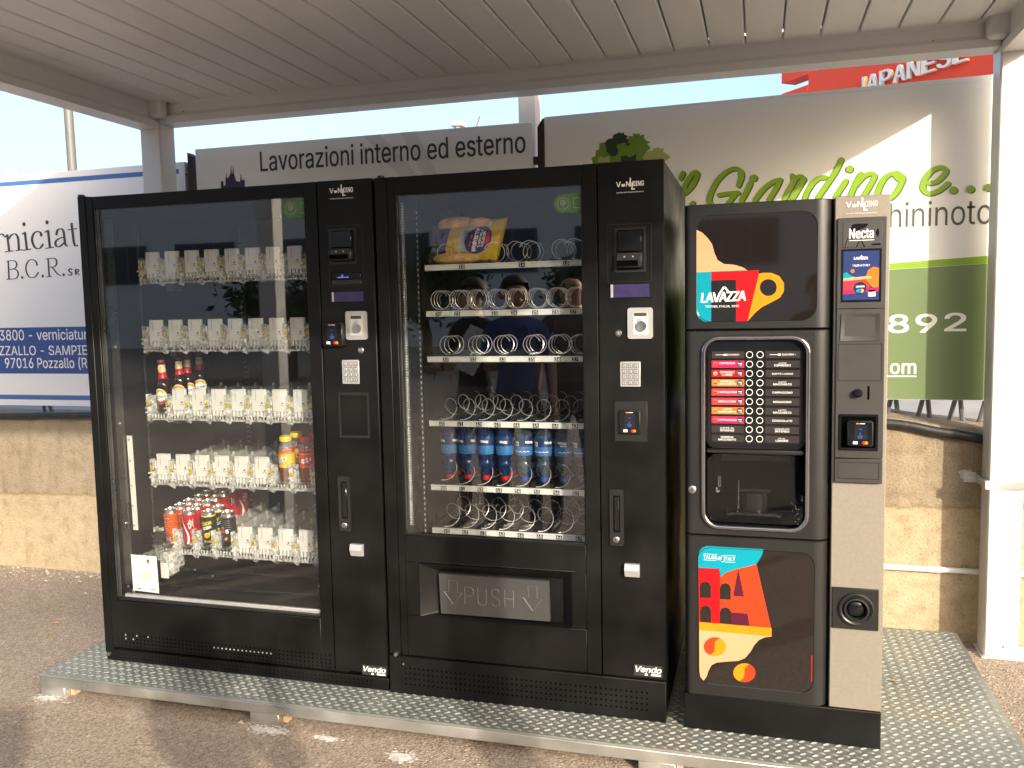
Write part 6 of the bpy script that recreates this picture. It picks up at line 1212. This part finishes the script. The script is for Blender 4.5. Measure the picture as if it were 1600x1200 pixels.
# iced tea bottles on the fourth tray
teal_ = clearmat('tea_liquid', (0.75, 0.30, 0.10), 0.42, 0.05, (0.30, 0.09, 0.02), 1.33); petm = clearmat('clear_pet', (0.95, 0.95, 0.95), 0.10, 0.05, (0.7, 0.7, 0.7), 1.5)
teay = M('tea_yellow_label', S(246, 200, 0), 0.35, var=0.06, vs=30); teaycap = M('yellow_cap', S(246, 214, 0), 0.35, var=0.04); tear = M('tea_red_label', S(226, 34, 24), 0.35, var=0.06, vs=30); tearcap = M('red_cap', S(200, 34, 34), 0.35, var=0.04); teaor = M('tea_orange_band', S(232, 120, 20), 0.35, var=0.05)
def tea(lbl, cap):
    b = MB(); R = 0.0315
    b.lathe([(0.024, 0.0), (0.029, 0.004), (0.0275, 0.020), (0.030, 0.050), (R, 0.056), (R, 0.110, lbl), (R*0.985, 0.116, teaor), (0.0305, 0.124), (0.028, 0.136, petm), (0.022, 0.147, petm), (0.0185, 0.152, petm), (0.0195, 0.156, petm), (0.0222, 0.157, cap), (0.0222, 0.173, cap), (0.0212, 0.175, cap), (0, 0.174, cap)], teal_, (0, 0, 0), 28)
    for k in range(26): a = k*2*math.pi/26; b.box(0.0221*math.cos(a)-0.0006, 0.0221*math.cos(a)+0.0006, 0.0221*math.sin(a)-0.0006, 0.0221*math.sin(a)+0.0006, 0.159, 0.171, cap)
    f = wrap(R); x = -0.008 if lbl is teay else 0.006
    wplate(b, [(x-0.020, 0.078), (x-0.016, 0.094), (x+0.004, 0.101), (x+0.018, 0.097), (x+0.020, 0.088), (x+0.006, 0.079), (x-0.010, 0.075)], R, 0.0004, white); b.text('TÈ', x-0.015, x+0.004, 0.0815, 0.0925, 0.0008, signblue, 0.05, 0.2, xf=f); wplate(b, disc(x+0.011, 0.090, 0.005, 8), R, 0.0008, magenta)
    wplate(b, rrect(x-0.012, x+0.018, 0.062, 0.066, 0.001, 1), R, 0.0004, beercream); return b
place_row(tea(teay, teaycap), 'tea_bottle', 6, 3, [0.170, 0.237], ['front iced tea bottle with yellow cap on the fourth tray', 'iced tea bottle with yellow cap standing behind the front yellow one'], 'bottle', 'yellow capped tea bottles', (0.1, 0.6))
place_row(tea(tear, tearcap), 'tea_bottle', 7, 3, [0.170, 0.237], ['front iced tea bottle with red cap at the right end of the fourth tray', 'iced tea bottle with red cap standing behind the front red one'], 'bottle', 'red capped tea bottles', (0.1, 0.5))
# water bottles standing on their caps in the coils
waterb = clearmat('blue_water_bottle', (0.22, 0.40, 0.72), 0.32, 0.05, (0.015, 0.06, 0.19), 1.5, 0.1); waterc = clearmat('clear_water_bottle', (0.62, 0.72, 0.80), 0.16, 0.05, (0.16, 0.24, 0.34), 1.5, 0.08)
lblue = M('sky_blue_label', S(60, 122, 186), 0.35, var=0.12, vs=90); lnavy = M('navy_label', S(24, 56, 104), 0.35, var=0.15, vs=60); capr = M('red_bottle_cap', S(214, 22, 36), 0.4, var=0.05); capb = M('blue_bottle_cap', S(20, 80, 170), 0.4, var=0.05)
def water(body, cap, kind):
    b = MB(); R = 0.0315
    prof = [(0.0, 0.0, cap), (0.0125, 0.0, cap), (0.0135, 0.002, cap), (0.0135, 0.016, cap), (0.0118, 0.018), (0.0118, 0.026), (0.016, 0.034), (0.024, 0.050), (0.0275, 0.060), (0.0230, 0.070), (0.0225, 0.076), (0.0255, 0.084), (R*0.97, 0.096), (R, 0.104, lblue), (R*1.01, 0.124, lblue), (R, 0.128, lblue), (R, 0.160, lnavy), (R*0.98, 0.164)]
    for k in range(4): prof += [(R*0.93, 0.170+k*0.013), (R*0.99, 0.176+k*0.013)]
    prof += [(0.026, 0.224), (0.015, 0.222)]
    b.lathe(prof, body, (0, 0, 0), 28)
    f = wrap(R)
    for a in (-0.020, 0.036, -0.074):
        b.text('naturale', a-0.016 if kind else a-0.012, a+0.016, 0.139, 0.149, 0.0006, white, 0.04, 0.2, xf=f, tilt=-0.003)
    for k in range(4): wplate(b, rrect(-0.026+k*0.006, -0.022+k*0.006, 0.130, 0.136, 0.0004, 1), R, 0.0006, white) if kind else None
    for k in range(5): wplate(b, [(-0.034+k*0.014, 0.110), (-0.026+k*0.014, 0.113), (-0.020+k*0.014, 0.110), (-0.020+k*0.014, 0.1085), (-0.026+k*0.014, 0.1115), (-0.034+k*0.014, 0.1085)], R*1.012, 0.0004, teal if not kind else white)
    return b
protoA, protoB = water(waterb, capr, 0), water(waterc, capb, 1)
fa = fb = None
for i, x in enumerate(COILX[4]):
    for d in range(2):
        y = 0.175+0.085*d
        red_ = i < 4
        src = fa if red_ else fb
        if src is None:
            o = (protoA if red_ else protoB).build('water_bottle', loc=(0, 0, 0))
            if red_: fa = o
            else: fb = o
        else: o = src.copy(); COL.objects.link(o)
        o.location = (x+0.006, y, SHZ[4]+0.0145); o.rotation_euler = (0.0, random.uniform(-0.02, 0.02), random.uniform(-0.5, 0.8) if d == 0 else 1.2)
        cap_ = 'red' if red_ else 'blue'
        tag(o, ('upside down blue water bottle with %s cap above shelf number %d, front one' if d == 0 else 'blue water bottle with %s cap behind the front one above shelf number %d') % (cap_, 50+i), 'bottle', 'water bottles standing upside down in the coils')
# the snack bag on the top shelf
bagy = M('yellow_bag_foil', S(244, 206, 10), 0.3, var=0.06, vs=12, bump=0.25, bs=30); bagp = M('purple_bag_foil', S(84, 58, 130), 0.3, var=0.1, vs=12); bagw = M('silver_bag_foil', S(206, 206, 200), 0.3, var=0.1, vs=20, metal=0.2); bread = M('bread_crust', (0.62, 0.38, 0.12), 0.6, var=0.35, vs=28, bump=0.3, bs=60); bagclear = clearmat('clear_bag_film', (0.95, 0.95, 0.95), 0.10, 0.15, (0.7, 0.7, 0.68), 1.5, 0.1)
def bag():
    t = thing('bread_bag', 'yellow and purple bag of bread rolls lying crookedly on the snack machine top shelf', 'bag', (-0.70, 0.22, SHZ[0]))
    U = Vector((0.275, 0, 0.004)); Vv = Vector((0.018, 0.03, 0.140)); O = Vector((-0.868, 0.175, SHZ[0]+0.006))
    def puff(u, v): return 0.040*max(0, math.sin(math.pi*min(1, max(0, u))))**0.5*max(0, math.sin(math.pi*min(1, max(0, v))))**0.6
    def P(u, v, side):
        wr = 0.004*math.sin(17*u+9*v)+0.003*math.sin(31*v-11*u)
        skew = Vector((0.02*(v-0.5)*(u-0.2), 0, 0.018*u*u*(v-0.2)))
        q = O+U*u+Vv*v+skew; q.y += -side*(puff(u, v)+wr*puff(u, v)*20*0.6) ; return q
    N, K = 36, 24; b = MB()
    def mat_at(u, v):
        if u < 0.10: return bagclear
        if u < 0.27: return bagp if v < 0.86 else bread
        if v > 0.90 and u < 0.7: return bread
        if v < 0.18 and 0.25 < u < 0.72: return bread
        if u < 0.45: return bagy
        if u < 0.63: return bagw
        if u > 0.85: return bagy
        return bagy
    for side in (1, -1):
        vs = [P(i/N, j/K, side) for i in range(N+1) for j in range(K+1)]
        for i in range(N):
            for j in range(K):
                q = [i*(K+1)+j, (i+1)*(K+1)+j, (i+1)*(K+1)+j+1, i*(K+1)+j+1]
                b.add([vs[k] for k in q], [(0, 1, 2, 3)], mat_at((i+0.5)/N, (j+0.5)/K))
    # welded end seam at the right
    for k in range(12): pass
    o = b.build('bag_film', t, smooth=0)
    me = o.data; bm = bmesh.new(); bm.from_mesh(me); bmesh.ops.remove_doubles(bm, verts=bm.verts, dist=0.0002); bmesh.ops.recalc_face_normals(bm, faces=bm.faces); bm.to_mesh(me); bm.free(); me.polygons.foreach_set('use_smooth', [True]*len(me.polygons))
    b = MB(); f = lambda u, v, y: tuple(P(u, v, 1)+Vector((0, y, 0)))
    def disc_on(cu, cv, ru, rv, m, y, n=4):
        pts = [(cu+ru*math.cos(2*math.pi*i/26), cv+rv*math.sin(2*math.pi*i/26)) for i in range(26)]; vs = [f(cu, cv, y)]
        for k in range(1, n+1): vs += [f(cu+(p[0]-cu)*k/n, cv+(p[1]-cv)*k/n, y) for p in pts]
        fs = [(0, 1+i, 1+(i+1) % 26) for i in range(26)] + [(1+(k-1)*26+i, 1+(k-1)*26+(i+1) % 26, 1+k*26+(i+1) % 26, 1+k*26+i) for k in range(1, n) for i in range(26)]
        b.add(vs, fs, m)
    disc_on(0.70, 0.52, 0.185, 0.36, bagw, -0.002); disc_on(0.70, 0.52, 0.17, 0.33, bagp, -0.003)
    # the lettering runs downwards: turn text u,v -> v,u
    def down(s_, u0, u1, v0, v1, m, bold=0.03):
        vs, fs, _ = text_geo(s_, bold); b.add([f(u0+(u1-u0)*bb, v1-(v1-v0)*aa, -0.005) for aa, bb in vs], fs, m)
    down('ALL SEASONS', 0.645, 0.700, 0.24, 0.80, white, 0.05); down('FOR MEN IL', 0.715, 0.745, 0.32, 0.74, white); down('MORBIDO', 0.755, 0.79, 0.34, 0.70, white); down('for the', 0.60, 0.625, 0.36, 0.66, yellow)
    disc_on(0.82, 0.54, 0.030, 0.15, cardred, -0.005, 2)
    for u in (0.30, 0.325, 0.37, 0.395, 0.42): down('ingredienti e valori nutrizionali', u, u+0.012, 0.12, 0.84, txtdark, 0.0)
    for u in (0.13, 0.16, 0.19, 0.22): down('conservare in luogo fresco', u, u+0.012, 0.15, 0.80, bagw, 0.0)
    for u in (0.49, 0.52, 0.55): down('tabella valori', u, u+0.012, 0.50, 0.80, txtdark, 0.0); down('energia grassi', u, u+0.012, 0.15, 0.42, txtdark, 0.0)
    b.build('bag_print', t, smooth=0)
    for cu, cv, a, c, d in ((0.43, 0.10, 0.088, 0.024, 0.030), (0.34, 0.99, 0.075, 0.026, 0.022), (0.66, 0.93, 0.045, 0.020, 0.018)):
        b = MB(); q = P(cu, cv, 1); vs = []; fs = []
        for i in range(9):
            for k in range(18):
                th = math.pi*i/8; ph = 2*math.pi*k/18; wob = 1+0.05*math.sin(5*ph+7*cu)
                vs.append((q.x+a*math.cos(th), q.y-0.004+d*0.8*math.sin(th)*math.cos(ph)*wob, max(SHZ[0]+0.001, q.z+c*math.sin(th)*math.sin(ph)*wob)))
        for i in range(8):
            for k in range(18): fs.append((i*18+k, i*18+(k+1) % 18, (i+1)*18+(k+1) % 18, (i+1)*18+k))
        b.add(vs, fs, bread); b.build('bread_roll', t, smooth=2)
bag()
# ------------------------------------------------------------------ what stands behind the photographer (seen in the glass, and casting shadows)
skin = M('skin', (0.50, 0.30, 0.21), 0.5, var=0.08, vs=9); hairm = M('dark_hair', (0.025, 0.018, 0.014), 0.6, var=0.3, vs=40); hairg = M('grey_hair', (0.35, 0.33, 0.31), 0.7, var=0.2, vs=40); shoe = M('dark_shoe', (0.02, 0.02, 0.02), 0.5, var=0.2)
def stripes_nodes(nt, p):
    tc = node(nt, 'ShaderNodeTexCoord'); wv = node(nt, 'ShaderNodeTexWave', bands_direction='X'); wv.inputs['Scale'].default_value = 22
    nt.links.new(tc.outputs['Object'], wv.inputs['Vector']); r = ramp(nt, wv.outputs[0], [(0.45, (0.03, 0.03, 0.035)), (0.6, (0.34, 0.31, 0.28))]); nt.links.new(r.outputs[0], p.inputs['Base Color']); p.inputs['Roughness'].default_value = 0.85
stripes = graded('striped_cloth', stripes_nodes)
def cloth(n, c): return M(n, c, 0.85, var=0.12, vs=12, bump=0.1, bs=80)
def person(label, x, y, h, face, top, trousers, hair, pose, sleeve='short', bald=False):
    """one skinned figure: joints as a chain of edges with a radius each, grown into one surface"""
    k = h/1.72; V = []; E = []; R = []
    def j(px, py, pz, r, par=None):
        V.append((px*k, py*k, pz*k)); R.append(r*k)
        if par is not None: E.append((par, len(V)-1))
        return len(V)-1
    pel = j(0, 0, 0.93, 0.135); wa = j(0, 0, 1.08, 0.125, pel); ch = j(0, -0.01, 1.28, 0.145, wa); sh = j(0, 0, 1.40, 0.085, ch); nk = j(0, -0.005, 1.475, 0.052, sh); h0 = j(0, -0.02, 1.535, 0.066, nk); h1 = j(0, -0.015, 1.60, 0.083, h0); h2 = j(0, 0.0, 1.66, 0.072, h1); j(0, -0.105, 1.565, 0.014, h0)
    hands = []
    for s in (-1, 1):
        hip = j(s*0.10, 0, 0.86, 0.098, pel); kn = j(s*0.115, -0.015, 0.48, 0.058, hip); an = j(s*0.12, 0.02, 0.09, 0.042, kn); he = j(s*0.125, -0.03, 0.045, 0.040, an); j(s*0.135, -0.15, 0.03, 0.030, he)
        a = j(s*0.17, 0, 1.38, 0.062, sh)
        el, wr = pose[0 if s < 0 else 1]; e_ = j(*el, 0.043, a); w_ = j(*wr, 0.028, e_)
        d = (Vector(wr)-Vector(el)).normalized(); side = d.cross(Vector((0, 1, 0.2))).normalized(); pm = Vector(wr)+d*0.055
        p_ = j(*pm, 0.026, w_)
        for q, ln in ((-1.5, 0.068), (-0.5, 0.08), (0.5, 0.076), (1.5, 0.06)):
            f1 = pm + side*q*0.016 + d*0.035; f2 = f1 + d*ln*0.5 + Vector((0, -0.012, 0)); i1 = j(*f1, 0.0095, p_); j(*f2, 0.0078, i1)
        t1 = Vector(wr)+d*0.03+side*0.035; i1 = j(*t1, 0.011, w_); j(*(t1+d*0.04+side*0.012), 0.009, i1)
    me = bpy.data.meshes.new('person'); me.from_pydata(V, E, []); ob = bpy.data.objects.new('person', me); COL.objects.link(ob)
    sk = ob.modifiers.new('Skin', 'SKIN'); sk.use_smooth_shade = True
    for i, q in enumerate(me.skin_vertices[0].data): q.radius = (R[i], R[i]*(0.72 if i in (pel, wa, ch) else 1.0)); q.use_root = (i == pel)
    ss = ob.modifiers.new('Sub', 'SUBSURF'); ss.levels = ss.render_levels = 2
    dg = bpy.context.evaluated_depsgraph_get(); me2 = bpy.data.meshes.new_from_object(ob.evaluated_get(dg)); ob.modifiers.clear(); ob.data = me2; bpy.data.meshes.remove(me)
    me2.materials.clear()
    for m in (skin, top, trousers, shoe): me2.materials.append(m)
    cuff = 1.16 if sleeve == 'short' else 0.0
    for p in me2.polygons:
        c = p.center/k; z = c.z; arm = abs(c.x) > 0.205 or (c.y < -0.19 and z > 0.9)
        if z < 0.085: i = 3
        elif arm and z > 0.6: i = 1 if (z > cuff and (sleeve == 'short' or abs(c.x) < 9)) and z > 1.22 else (0 if sleeve == 'short' else 1)
        elif z < 0.98: i = 2
        elif z < 1.455: i = 1
        else: i = 0
        p.material_index = i; p.use_smooth = True
    ob.location = (x, y, GZ); ob.rotation_euler = (0, 0, face); ORG[ob] = Vector((0, 0, 0)); tag(ob, label, 'person')
    b = MB(); N = 14; vs = []; fs = []
    for a in range(N+1):
        for c in range(N):
            th = math.pi*0.56*a/N; ph = 2*math.pi*c/N; r = 0.101*(1+0.03*math.sin(5*ph+3*th)); fr = 1.0 if math.sin(ph) > -0.3 else (0.62 if bald is False else 0.5)
            th *= fr; vs.append((r*math.sin(th)*math.cos(ph)*k, (0.004+1.08*r*math.sin(th)*math.sin(ph))*k, (1.628+r*math.cos(th)*0.98)*k))
    for a in range(N):
        for c in range(N): fs.append((a*N+c, a*N+(c+1) % N, (a+1)*N+(c+1) % N, (a+1)*N+c))
    if not bald:
        b.add(vs, fs, hair); hobj = b.build('hair', None); hobj.parent = ob; hobj.location = (0, 0, 0)
    b = MB()
    for s in (-1, 1): b.lathe([(0.0, -0.004), (0.012, 0), (0.0, 0.006)], dark, (s*0.032*k, -0.088*k, 1.612*k), 8, 'y'); b.lathe([(0.0, -0.012), (0.022, 0.0), (0.0, 0.012)], skin, (s*0.090*k, 0.0, 1.59*k), 8, 'y')
    b.box(-0.025*k, 0.025*k, -0.098*k, -0.088*k, 1.535*k, 1.541*k, cardred); fo = b.build('facial_features', None); fo.parent = ob; fo.location = (0, 0, 0)
    return ob
hang = (((-0.24, 0.02, 1.12), (-0.25, -0.04, 0.88)), ((0.24, 0.02, 1.12), (0.25, -0.04, 0.88)))
hold = (((-0.24, 0.0, 1.13), (-0.12, -0.20, 1.14)), ((0.24, 0.0, 1.13), (0.15, -0.22, 1.12)))
shoot = (((-0.25, -0.10, 1.20), (-0.09, -0.27, 1.40)), ((0.25, -0.10, 1.20), (0.09, -0.27, 1.40)))
chin = (((-0.24, 0.02, 1.12), (-0.22, -0.08, 0.90)), ((0.22, -0.10, 1.18), (0.08, -0.20, 1.32)))
PI = math.pi
person('person in black top and striped trousers holding white papers, mirrored in the glass', -1.50, -2.55, 1.66, PI+0.5, cloth('black_top', (0.012, 0.012, 0.014)), stripes, hairm, hold)
person('person in blue T-shirt and jeans with one hand raised to the chin', -1.16, -2.35, 1.66, PI-0.55, cloth('blue_shirt', (0.012, 0.05, 0.24)), cloth('dark_jeans', (0.02, 0.025, 0.05)), hairm, chin)
person('bald person in a grey shirt standing at the edge of the snack machine glass reflection', -0.86, -2.62, 1.70, PI, cloth('grey_shirt', (0.12, 0.10, 0.09)), cloth('brown_trousers', (0.05, 0.04, 0.035)), hairg, hang, bald=True)
person('person in a long sleeved dark jacket standing behind the others', 0.70, -3.75, 1.66, PI, cloth('dark_jacket', (0.03, 0.03, 0.035)), cloth('black_trousers', (0.02, 0.02, 0.022)), hairm, hang, sleeve='long')
person('person in a green shirt taking the photograph with both hands raised', 0.89, -3.02, 1.72, PI, cloth('green_shirt', (0.06, 0.09, 0.05)), cloth('grey_trousers', (0.06, 0.06, 0.06)), hairm, shoot)
b = MB(); vs = [(-0.10, 0.0, -0.14), (0.10, 0.0, -0.14), (0.10, 0.0, 0.14), (-0.10, 0.0, 0.14)]; b.box(-0.105, 0.105, -0.003, 0.003, -0.148, 0.148, paperm)
pp = b.build('paper_sheet', loc=(0, 0, 0)); pp.location = (-1.44, -2.32, 1.12); pp.rotation_euler = (0.5, 0.35, 0.3); tag(pp, 'sheaf of white paper held by the person in the black top', 'paper')
# pale industrial building across the yard
facade = M('pale_grey_facade', (0.84, 0.77, 0.70), 0.7, var=0.05, vs=0.5); winm = M('dark_window_glass', (0.03, 0.045, 0.07), 0.08, var=0.2); framem = M('blue_grey_window_frame', (0.12, 0.15, 0.19), 0.5, var=0.1)
def yard_building():
    t = thing('industrial_building', 'long pale grey two storey building across the yard, mirrored in the glass', 'building', (-6, -31, GZ))
    b = MB(); b.box(-40, 34, -42, -30, GZ, 9.6, facade); b.box(-40.2, 34.2, -42.2, -29.7, 9.6, 10.1, facade); b.build('wall', t)
    for k in range(16):
        x = -38+k*4.5
        for z0 in (2.8,):
            b = MB(); b.box(x, x+3.0, -29.99, -29.93, z0, z0+1.7, framem); f = b.build('window', t)
            b = MB()
            for q in range(3): b.box(x+0.08+q*0.98, x+0.96+q*0.98, -29.929, -29.915, z0+0.08, z0+1.62, winm)
            b.build('pane', f)
yard_building()
lfa = M('tree_leaf', (0.055, 0.085, 0.028), 0.6, var=0.4, vs=3); bark = M('tree_bark', (0.10, 0.07, 0.05), 0.9, var=0.3, vs=8, bump=0.5, bs=30)
def yard_tree(x, y, h, r, label):
    t = thing('broadleaf_tree', label, 'tree', (x, y, GZ), 'trees across the yard')
    b = MB(); b.tube([(x, y, GZ), (x+0.05, y, h*0.3), (x-0.03, y+0.03, h*0.55)], [0.16, 0.12, 0.08], bark, 8)
    tips = []
    for k in range(9):
        a = k*2.4; q = (x+r*0.6*math.cos(a)*random.uniform(0.6, 1), y+r*0.6*math.sin(a)*random.uniform(0.6, 1), h*random.uniform(0.6, 0.92)); tips.append(q)
        b.tube([(x, y, h*random.uniform(0.32, 0.5)), ((x+q[0])/2, (y+q[1])/2, (h*0.45+q[2])/2), q], [0.06, 0.04, 0.015], bark, 5)
    b.build('trunk', t)
    b = MB()
    for i in range(2600):
        c = random.choice(tips); d = Vector((random.gauss(0, 1), random.gauss(0, 1), random.gauss(0, 0.8)))*r*0.24; p = Vector(c)+d
        u = Vector((random.gauss(0, 1), random.gauss(0, 1), random.gauss(0, 1))).normalized(); v = u.orthogonal().normalized(); s = random.uniform(0.07, 0.15)
        b.add([p-u*s, p+v*s*0.5, p+u*s, p-v*s*0.5], [(0, 1, 2, 3)], lfa)
    b.build('crown', t, smooth=0)
yard_tree(-7.2, -16.0, 2.5, 1.5, 'round dark green tree across the yard, the wider one mirrored behind the people')
yard_tree(-3.6, -18.5, 2.6, 1.2, 'slimmer dark green tree across the yard, mirrored at the right of the glass')
yard_tree(-9.6, -14.0, 2.0, 1.3, 'low bushy tree across the yard, mirrored at the left of the snack machine glass')
